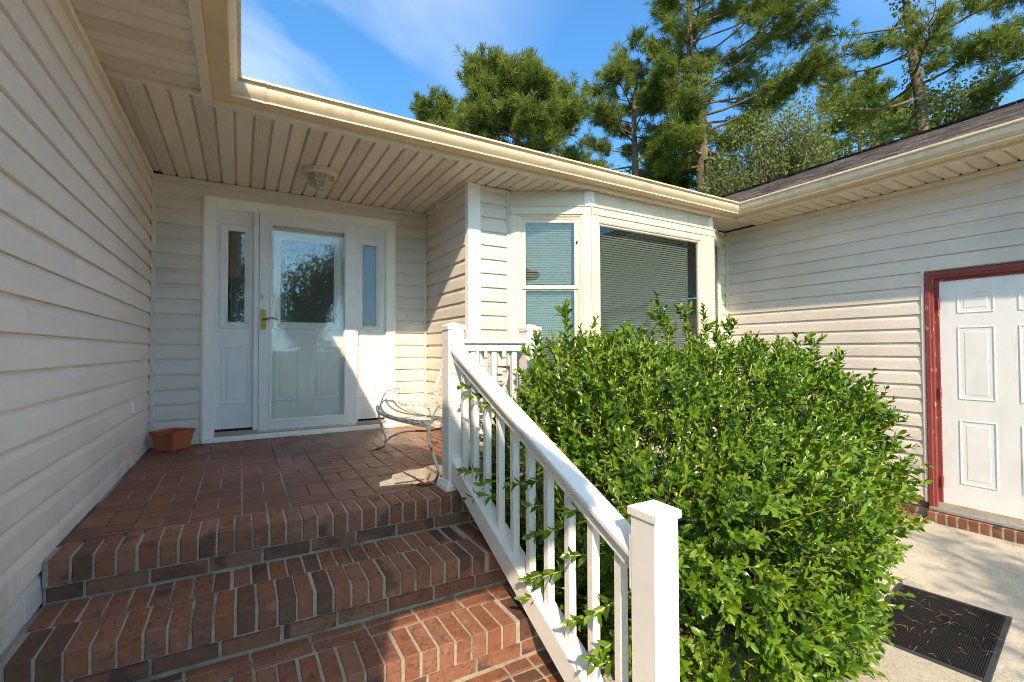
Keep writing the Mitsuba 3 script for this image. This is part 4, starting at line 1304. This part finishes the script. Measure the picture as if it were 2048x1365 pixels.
def stem_mesh(stems, r0, r1):
    """Three-sided tapered stems from (N, S, 3) polylines."""
    N, S, _ = stems.shape
    d = stems[:, -1] - stems[:, 0]; d /= np.linalg.norm(d, axis=1, keepdims=True) + 1e-9
    a = np.cross(d, [0.31, 0.52, 0.8]); a /= np.linalg.norm(a, axis=1, keepdims=True) + 1e-9
    b = np.cross(d, a)
    rad = np.linspace(1, 0, S)[None, :] * (np.broadcast_to(r0, (N,)) - np.broadcast_to(r1, (N,)))[:, None] + np.broadcast_to(r1, (N,))[:, None]
    th = np.arange(3) * 2 * np.pi / 3
    v = stems[:, :, None] + rad[:, :, None, None] * (np.cos(th)[None, None, :, None] * a[:, None, None] + np.sin(th)[None, None, :, None] * b[:, None, None])
    i, j = np.meshgrid(np.arange(S - 1), np.arange(3), indexing='ij')
    q = np.stack([i * 3 + j, i * 3 + (j + 1) % 3, (i + 1) * 3 + (j + 1) % 3, (i + 1) * 3 + j], -1).reshape(-1, 4)
    f = np.vstack([q[:, [0, 1, 2]], q[:, [0, 2, 3]]])
    f = (f[None] + (np.arange(N) * S * 3)[:, None, None]).reshape(-1, 3)
    return v.reshape(-1, 3), f


# ------------------------------------------------------------------ the holly bush
BR = np.random.default_rng(2024)
ELL = [((2.00, 2.15, -.76), (.84, .85, .76)), ((2.68, 2.00, -.76), (.92, .82, .75)), ((3.20, 1.74, -.74), (.60, .48, .52)), ((1.98, 1.58, -.95), (.76, .60, .66)),
       ((2.42, 1.45, -1.05), (.55, .46, .52)), ((2.72, 1.54, -1.12), (.40, .36, .40)), ((2.10, 1.36, -1.35), (.62, .38, .26))]
pts, nrm = [], []
for c, rr in ELL:
    c, rr = np.array(c), np.array(rr)
    n = int(1120 * (rr[0] * rr[1] + rr[1] * rr[2] + rr[0] * rr[2]))
    u = rand_unit(n, BR)
    p = c + u * rr * (1 - np.abs(BR.normal(0, 0.055, (n, 1))) - 0.04)
    g = u / rr; g /= np.linalg.norm(g, axis=1, keepdims=True)
    ok = np.ones(n, bool)
    for c2, r2 in ELL:
        if tuple(c) != c2:
            ok &= (((p - np.array(c2)) / np.array(r2)) ** 2).sum(1) > 0.80
    pts.append(p[ok]); nrm.append(g[ok])
pts, nrm = np.vstack(pts), np.vstack(nrm)
# hollows and lumps
lump = meshkit.fbm(pts * 2.6, 3, 8)
pts = pts + nrm * ((lump - 0.5) * 0.52)[:, None]
ok = (pts[:, 2] > -1.50) & (pts[:, 0] > 1.235) & (pts[:, 1] < 3.3) & (lump > 0.30)
pts, nrm = pts[ok], nrm[ok]
N = len(pts)
dirs = nrm * 0.75 + np.array([0, 0, 0.42]) + BR.normal(0, 0.38, (N, 3))
leng = BR.uniform(0.09, 0.22, N)
root = pts - nrm * 0.05
tipx = root[:, 0] + dirs[:, 0] / np.linalg.norm(dirs, axis=1) * leng
k_ = tipx > 1.20
arr, st = sprigs(root[k_], dirs[k_], leng[k_], BR, 12, leaf=(0.038, 0.056))
# a deeper, sparser layer
sel = BR.uniform(size=N) < 0.55
r2 = pts[sel] - nrm[sel] * BR.uniform(0.12, 0.34, (sel.sum(), 1))
r2[:, 0] = np.maximum(r2[:, 0], 1.26)
arr2, st2 = sprigs(r2, nrm[sel] * 0.7 + BR.normal(0, .5, (sel.sum(), 3)) + [0.1, 0, .2], BR.uniform(0.1, 0.2, sel.sum()), BR, 8, leaf=(0.038, 0.056))
# tall shoots above the top of the bush
TALL = [(1.72, 2.30, 0.26), (2.62, 2.40, 0.40), (2.70, 2.37, 0.24), (2.90, 2.40, 0.32), (3.08, 2.36, 0.32), (3.16, 2.30, 0.20), (3.24, 2.25, 0.24), (3.33, 1.80, 0.10), (3.50, 1.80, 0.10),
        (3.52, 1.64, -0.02), (2.15, 2.25, 0.12), (2.40, 2.35, 0.14), (1.50, 2.30, 0.08)]
tr = np.array([[x - BR.normal(0, .03), y - .03, z - 0.36] for x, y, z in TALL]); tt = np.array(TALL)
arr3, st3 = sprigs(tr, tt - tr, np.linalg.norm(tt - tr, axis=1), BR, 19, leaf=(0.054, 0.072))
i3 = np.repeat(np.arange(len(tt)), 4)
f3 = BR.uniform(0.25, 0.8, (len(i3), 1))
arr5, st5 = sprigs(tr[i3] + (tt - tr)[i3] * f3, (tt - tr)[i3] * 1.2 + BR.normal(0, .16, (len(i3), 3)), BR.uniform(.08, .15, len(i3)), BR, 9, leaf=(0.050, 0.066))
# sprays that poke out between the balusters
SPRAY = [(2.318, -0.659), (2.195, -0.624), (2.115, -0.664), (2.274, -0.769), (2.098, -0.71), (1.782, -0.591), (1.652, -0.553), (1.604, -0.633), (1.631, -0.775), (1.558, -0.72), (1.388, -0.591), (1.734, -0.971),
         (1.625, -0.947), (1.511, -0.88), (1.644, -1.027), (1.36, -0.749), (1.339, -0.988), (1.214, -0.891), (1.233, -1.035), (1.137, -0.998), (1.144, -1.042), (2.135, -0.276), (2.211, -0.244), (2.336, -0.20)]
gapy = np.array(BALY[:-1]) + np.diff(BALY) / 2
sr, sd = [], []
for y, z in SPRAY:
    gy_ = gapy[np.argmin(np.abs(gapy - y))]
    tip = np.array([1.035 + BR.uniform(-.02, .02), 0.35 * y + 0.65 * gy_, z]); rt = np.array([1.225, gy_ + BR.normal(0, .012), z + BR.uniform(-0.07, 0.04)])
    sr.append(rt); sd.append(tip - rt)
sr, sd = np.array(sr), np.array(sd)
arr4, st4 = sprigs(sr, sd, np.linalg.norm(sd, axis=1), BR, 11, leaf=(0.046, 0.060))
ALLL = [np.concatenate(q) for q in zip(arr, arr2, arr3, arr5, arr4)]
isspray = np.zeros(len(ALLL[0]), bool); isspray[-len(arr4[0]):] = True
base = ALLL[0]
keep = (base[:, 0] > 1.17) | isspray
keep &= base[:, 2] > -1.55
ALLL = [q[keep] for q in ALLL]; isspray = isspray[keep]
ctr = ALLL[0]
dist = np.linalg.norm(ctr, axis=1)
dep = ctr @ Fw
px, py = (ctr @ Rt) / dep, (ctr @ Up) / dep
vis = (np.abs(px) < 1.08) & (np.abs(py) < 0.72)
size = ALLL[3] / dep * vis * (1 + 0.6 * isspray)
HB = 'holly_bush'
tag(HB, 'large glossy green holly bush filling the bed between the stair railing and the garage wall', 'bush')
big = np.argsort(-size)[:300]
for i in big:
    v, f, uv = leaves(*[q[i:i + 1] for q in ALLL[:5]], ALLL[5][i:i + 1])
    scene[numbered(HB + '__leaf')] = mikit.ply((v, f), 'm_holly', True, uv=uv)
rest = np.ones(len(ctr), bool); rest[big] = False
v, f, uv = leaves(*[q[rest] for q in ALLL[:5]], ALLL[5][rest])
add(HB + '__foliage', (v, f), 'm_holly', smooth=True, uv=uv, kind='stuff')
stems = np.vstack([st[BR.uniform(size=len(st)) < 0.9], st3, st4])
add(HB + '__stems', cat_mesh([stem_mesh(stems, 0.0030, 0.0017), stem_mesh(st3, 0.0038, 0.002), stem_mesh(st4, 0.003, 0.0016)]), 'm_stem', kind='stuff')
tw = np.stack([np.column_stack([BR.uniform(1.9, 3.1, 160), BR.uniform(1.7, 2.4, 160), np.full(160, -1.52)])] * 3, 1)
e = pts[BR.integers(0, N, 160)] - nrm[BR.integers(0, N, 160)] * 0.06
tw[:, 1] = tw[:, 0] * 0.55 + e * 0.45 + [0, 0, -0.12]; tw[:, 2] = e
add(HB + '__branches', stem_mesh(tw, 0.011, 0.003), 'm_twig', kind='stuff')
bi = BR.choice(len(st), 26, replace=False)
bm = []
for i in bi:
    for _ in range(BR.integers(3, 7)):
        m = trimesh.creation.icosphere(1, BR.uniform(0.0042, 0.0058)); m.apply_translation(st[i][1] + BR.normal(0, 0.012, 3) + [0, 0, .01]); bm.append(m)
add(HB + '__berries', cat_mesh(bm), 'm_berry', smooth=True, kind='stuff')


# ------------------------------------------------------------------ trees
def needles(tips, tdir, r, nb=20, L=(0.17, 0.30), w=0.011, spread=0.85):
    M = len(tips)
    d = tdir[:, None] + r.normal(0, spread * 0.6, (M, nb, 3)); d /= np.linalg.norm(d, axis=2, keepdims=True)
    d[..., 2] -= 0.12
    s = np.cross(d, r.normal(size=(M, nb, 3))); s /= np.linalg.norm(s, axis=2, keepdims=True) + 1e-9
    ln = r.uniform(*L, (M, nb, 1))
    b = tips[:, None] - tdir[:, None] * r.uniform(0, 0.16, (M, nb, 1))
    mid = b + d * ln * 0.55
    v = np.stack([b, mid + s * w, b + d * ln, mid - s * w], 2).reshape(-1, 3)
    k = (np.arange(M * nb) * 4)[:, None, None]
    f = (np.array([[0, 1, 2], [0, 2, 3]])[None] + k).reshape(-1, 3)
    tone = np.clip(np.repeat(r.normal(0.5, 0.24, M), nb * 4) + np.repeat(r.normal(0, .1, M * nb), 4), 0, 1)
    uv = np.stack([tone, np.tile([0, .5, 1, .5], M * nb)], 1)
    return v, f, uv


def limb(p0, az, el, L, r, sag=0.10, n=6, wig=0.09):
    d = np.array([math.cos(az) * math.cos(el), math.sin(az) * math.cos(el), math.sin(el)])
    t = np.linspace(0, 1, n)
    p = p0 + d * (L * t)[:, None]
    p[:, 2] += L * (sag * t * t * 1.4 - 0.5 * sag * t)
    p[1:] += np.cumsum(r.normal(0, wig * L / n, (n - 1, 3)), axis=0) * [1, 1, .7]
    return p


def pine(key, label, spine, rad, lo, nb, R_of, seed, tufts=1.0, wid=0.009, lean=None, nbl=22, ivy=0, group=None):
    """A pine: trunk along spine [(x, y, z)], whorls of limbs from height lo up, needle tufts on the twigs."""
    r = np.random.default_rng(seed)
    key = numbered(key)
    sp_ = spline(spine, 26)
    rr = np.linspace(rad, rad * 0.22, len(sp_))
    rr[0] *= 1.25
    tag(key, label, 'tree', group)
    add(key + '__trunk', tube(sp_, rr, 10), 'm_bark', smooth=True)
    zt = sp_[-1][2]
    at = lambda z: np.array([np.interp(z, sp_[:, 2], sp_[:, i]) for i in range(3)])
    br, tips, td = [], [], []
    for i in range(nb):
        h = lo + (zt - lo) * ((i + r.uniform(0, .8)) / nb) ** 0.9
        u = (h - lo) / (zt - lo)
        az = i * 2.4 + r.uniform(-.6, .6)
        L = R_of(u, az) * r.uniform(0.65, 1.12)
        if L < 0.25:
            continue
        p = limb(at(h), az, -0.12 + 0.75 * u + r.normal(0, .13), L, r)
        r0 = np.interp(h, sp_[:, 2], rr) * 0.34 * min(1, L / 2.5 + .25)
        br.append(tube(p, np.linspace(r0, 0.012, len(p)), 5))
        ntw = max(4, int(L * 5.0 * tufts))
        for k in range(ntw):
            t = 1.0 if k == 0 else r.uniform(0.32, 1.0) ** 0.7
            b = np.array([np.interp(t * (len(p) - 1), np.arange(len(p)), p[:, j]) for j in range(3)])
            taz = az + r.choice([-1, 1]) * r.uniform(.3, 1.1) * (k > 0)
            tl = r.uniform(0.3, 0.75) * (0.45 + 0.25 * L)
            q_ = limb(b, taz, r.uniform(-.1, .7), min(tl, 1.1), r, n=4)
            br.append(tube(q_, [0.014, 0.011, 0.009, 0.006], 3, cap=False))
            for m_ in range(r.integers(4, 8)):
                s = 1.0 if m_ == 0 else r.uniform(0.35, 1.0)
                c = np.array([np.interp(s * 3, np.arange(4), q_[:, j]) for j in range(3)]) + r.normal(0, 0.085, 3) * (m_ > 0)
                d = q_[-1] - q_[-2]; d = d / (np.linalg.norm(d) + 1e-9) * 0.8 + r.normal(0, .45, 3) + [0, 0, .35]
                tips.append(c); td.append(d / np.linalg.norm(d))
    for k in range(10):      # leader
        tips.append(at(zt - r.uniform(0, .5)) + r.normal(0, .1, 3)); td.append(np.array([0, 0, 1.0]))
    add(key + '__limbs', cat_mesh(br), 'm_bark', smooth=True, kind='stuff')
    v, f, uv = needles(np.array(tips), np.array(td), r, nbl, w=wid)
    add(key + '__crown', (v, f), 'm_needle', uv=uv, kind='stuff')
    if ivy:
        z = r.uniform(-1.5, min(zt, 12), ivy)
        c = np.array([at(q) for q in z]); a = r.uniform(0, 6.28, ivy)
        rd = np.interp(z, sp_[:, 2], rr) + np.abs(r.normal(0, .09, ivy)) * (1 + 0.9 * (np.sin(z * 1.9) > 0.2))
        o = np.stack([np.cos(a), np.sin(a), np.zeros(ivy)], 1)
        v, f, uv = leaves(c + o * rd[:, None], o + r.normal(0, .6, (ivy, 3)) + [0, 0, -.4], o * .4 + r.normal(0, .5, (ivy, 3)) + [0, 0, .8], r.uniform(.07, .13, ivy), r.uniform(.05, .09, ivy), r.uniform(0, .8, ivy))
        uv[:, 1] = 0.5
        add(key + '__ivy', (v, f), 'm_dleaf', uv=uv, kind='stuff')


def broadleaf(key, label, foot, zt, blobs, nleaf, seed, leaf=(0.07, 0.11), trunk=0.12, twigs=90, hang=0.0, group=None):
    """A leafy tree whose leaves hang in clusters on twigs that run from the trunk into the blobs [(centre, radii)]."""
    r = np.random.default_rng(seed)
    foot = np.array(foot, float)
    key = numbered(key)
    tag(key, label, 'tree', group)
    mean = np.mean([b[0] for b in blobs], axis=0)
    tp = spline([foot, foot * .5 + np.array([*mean[:2], foot[2]]) * .5 + [0, 0, (zt - foot[2]) * .45], [*mean[:2], zt]], 12)
    add(key + '__trunk', tube(tp, np.linspace(trunk, trunk * 0.2, len(tp)), 8), 'm_bark', smooth=True)
    br, C, Dd = [], [], []
    wts = np.array([np.prod(b[1]) ** (2 / 3) for b in blobs]); wts /= wts.sum()
    for i in range(twigs):
        c, rr = blobs[r.choice(len(blobs), p=wts)]
        e = np.array(c) + rand_unit(1, r)[0] * np.array(rr) * r.uniform(.45, 1.0) ** .6
        s = tp[np.clip(int(len(tp) * r.uniform(.35, .95)), 0, len(tp) - 1)]
        s = s if s[2] < e[2] + .3 else tp[np.argmin(np.abs(tp[:, 2] - e[2] + .6))]
        p = spline([s, s * .45 + e * .55 + r.normal(0, .12, 3) + [0, 0, -.1], e], 8)
        br.append(tube(p, np.linspace(trunk * .28, .006, len(p)), 4, cap=False))
        n = max(3, int(nleaf / twigs))
        t = r.uniform(.55, 1.08, n)
        b = np.stack([np.interp(t * (len(p) - 1), np.arange(len(p)), p[:, j]) for j in range(3)], 1) + r.normal(0, .13, (n, 3))
        C.append(b); Dd.append(np.tile(e - s, (n, 1)) * .25 + r.normal(0, .6, (n, 3)) + [0, 0, -hang])
    C, Dd = np.vstack(C), np.vstack(Dd)
    M = len(C)
    L = r.uniform(*leaf, M)
    v, f, uv = leaves(C, Dd, r.normal(0, .6, (M, 3)) + [0, 0, .9], L, L * r.uniform(.5, .8, M), np.clip(r.normal(.5, .25, M), 0, 1))
    uv[:, 1] = np.repeat(r.uniform(0, 1, M), 8)
    add(key + '__limbs', cat_mesh(br), 'm_bark', smooth=True, kind='stuff')
    add(key + '__crown', (v, f), 'm_dleaf', uv=uv, kind='stuff')


def W(px_, py_, depth):
    """World point at a given distance along the view axis (used to set the trees out in depth)."""
    return (Fw + Rt * ((px_ - 1024) / FPX) + Up * ((682.5 - py_) / FPX)) * depth


def spine_of(pts_, depth, foot_px=None):
    p = [W(*q, depth) for q in pts_]
    f = p[0].copy(); f[2] = GRND - .1
    return [f] + p


def cone(r0, top=0.25, asym=0.0, ph=0.0):
    return lambda u, az: r0 * (top + (1 - top) * (1 - u) ** 0.75) * (1 + asym * math.cos(az - ph))


GP_ = 'pines behind the house'
rz = lambda p: math.atan2(Rt[1], Rt[0])
RAZ = math.atan2(Rt[1], Rt[0])          # azimuth of image right
pine('pine_tree', 'bushy rounded pine rising alone left of the other trees behind the roof', spine_of([(1040, 330), (1005, 230), (1000, 165)], 15.0), 0.17, W(0, 345, 15.0)[2], 56, lambda u, az: 2.3 * (1 - u) ** 0.7 + 0.3, 101, tufts=2.6, group=GP_)
pine('pine_tree', 'low broad pine top at the far left just above the gutter', spine_of([(870, 300), (868, 225)], 17.0), 0.13, W(0, 320, 17.0)[2], 22, lambda u, az: 1.45 * (1 - 0.55 * u), 102, tufts=2.8, group=GP_)
pine('pine_tree', 'dark narrow pine with open drooping limbs left of the tallest pine', spine_of([(1272, 390), (1268, 250), (1275, 125)], 18.0), 0.20, W(0, 395, 18.0)[2], 34, lambda u, az: 2.3 * (1 - u) ** 0.5 + 0.5, 103, tufts=2.2, group=GP_)
pine('pine_tree', 'tallest spreading pine in the middle with its top beyond the frame', spine_of([(1405, 380), (1402, 250), (1380, 100), (1385, -170)], 16.0), 0.24, W(0, 350, 16.0)[2], 84, lambda u, az: 3.9 * (1 - u) ** 0.55 * (0.74 + 0.48 * math.cos(az - RAZ)) + 0.4, 104, tufts=1.6, group=GP_)
pine('pine_tree', 'tall pine with an ivy clad bare trunk right of the middle', spine_of([(1845, 265), (1826, 120), (1812, 0), (1800, -260)], 14.0), 0.205, W(0, 230, 14.0)[2], 30, lambda u, az: 2.9 * (1 - 0.35 * u) * (1.0 - 0.30 * math.cos(az - RAZ)), 105, tufts=1.3, ivy=2600, group=GP_)
pine('pine_tree', 'pine at the right edge whose dark boughs reach into the frame', spine_of([(2150, 250), (2150, -50), (2140, -330)], 13.0), 0.21, W(0, 165, 13.0)[2], 30, lambda u, az: 3.0 * (1 - 0.35 * u) * (1.0 - 0.15 * math.cos(az - RAZ)), 106, tufts=1.6, group=GP_)
pine('pine_tree', 'low yellow green pine behind the ivy clad trunk', spine_of([(1720, 330), (1718, 195)], 24.0), 0.16, W(0, 350, 24.0)[2], 30, lambda u, az: 3.2 * (1 - 0.6 * u), 107, tufts=2.2, wid=0.014, group=GP_)
pine('pine_tree', 'young pine low between the two middle trunks', spine_of([(1352, 420), (1350, 285)], 19.0), 0.10, W(0, 425, 19.0)[2], 24, lambda u, az: 2.0 * (1 - 0.6 * u), 108, tufts=2.2, wid=0.013, group=GP_)
bl = lambda px_, py_, d, r_: (W(px_, py_, d), (r_, r_, r_))
broadleaf('sweetgum_tree', 'pale green leafy tree in front of the pines above the roof corner', [*W(1520, 400, 13.0)[:2], GRND - .1], W(0, 260, 13.0)[2],
          [bl(1500, 330, 13, 1.2), bl(1580, 290, 13, 1.15), bl(1610, 215, 13, .55), bl(1440, 360, 13, .8), bl(1620, 340, 13.3, 1.0), bl(1530, 250, 13.2, .7)], 14000, 201, leaf=(.06, .10), trunk=.10, twigs=210)
broadleaf('maple_tree', 'dark green broadleaf tree leaning out right of the ivy clad trunk', [*W(1860, 260, 16.0)[:2], GRND - .1], W(0, 190, 16.0)[2],
          [bl(1895, 215, 16, .9), bl(1950, 185, 16, .7), bl(1870, 240, 16, .9), bl(1985, 170, 16, .4)], 4200, 202, leaf=(.09, .15), trunk=.09, twigs=70)
broadleaf('oak_tree', 'dark leafy oak filling the gap low behind the roof ridge', [*W(1690, 330, 20.0)[:2], GRND - .1], W(0, 270, 20.0)[2],
          [bl(1640, 330, 20, 1.6), bl(1740, 290, 20, 1.3), bl(1560, 380, 20, 1.5), bl(1810, 255, 20, 1.0), bl(1470, 395, 20, 1.2), bl(1250, 390, 21, 1.2), bl(1330, 400, 21, 1.2)], 9000, 203, leaf=(.12, .2), trunk=.14, twigs=120)
# the front-yard tree behind the camera: mirrored in the entry glass, its shade falls on the walk and side door
broadleaf('yard_tree', 'small leafy front yard tree mirrored in the storm door glass', [1.6, -4.6, GRND - .1], 2.3,
          [((1.5, -4.5, 0.9), (.75, .8, .9)), ((1.7, -4.4, 1.8), (.85, .85, .85)), ((2.3, -4.2, 2.3), (.55, .6, .65)), ((2.45, -4.0, 2.9), (.5, .5, .45)), ((1.2, -4.7, 1.4), (.5, .6, .6))], 6500, 204, leaf=(.06, .10), trunk=.07, twigs=170)
broadleaf('yard_tree', 'dark spreading yard tree mirrored in the narrow left sidelight glass', [-0.7, -12.0, GRND - .1], 3.6,
          [((-0.9, -12, 2.2), (1.5, 1.4, 1.6)), ((-0.5, -11.8, 3.6), (1.1, 1.1, 1.0)), ((-1.8, -12.2, 2.8), (1.0, 1.0, 1.0))], 5200, 205, leaf=(.09, .14), trunk=.12, twigs=120)
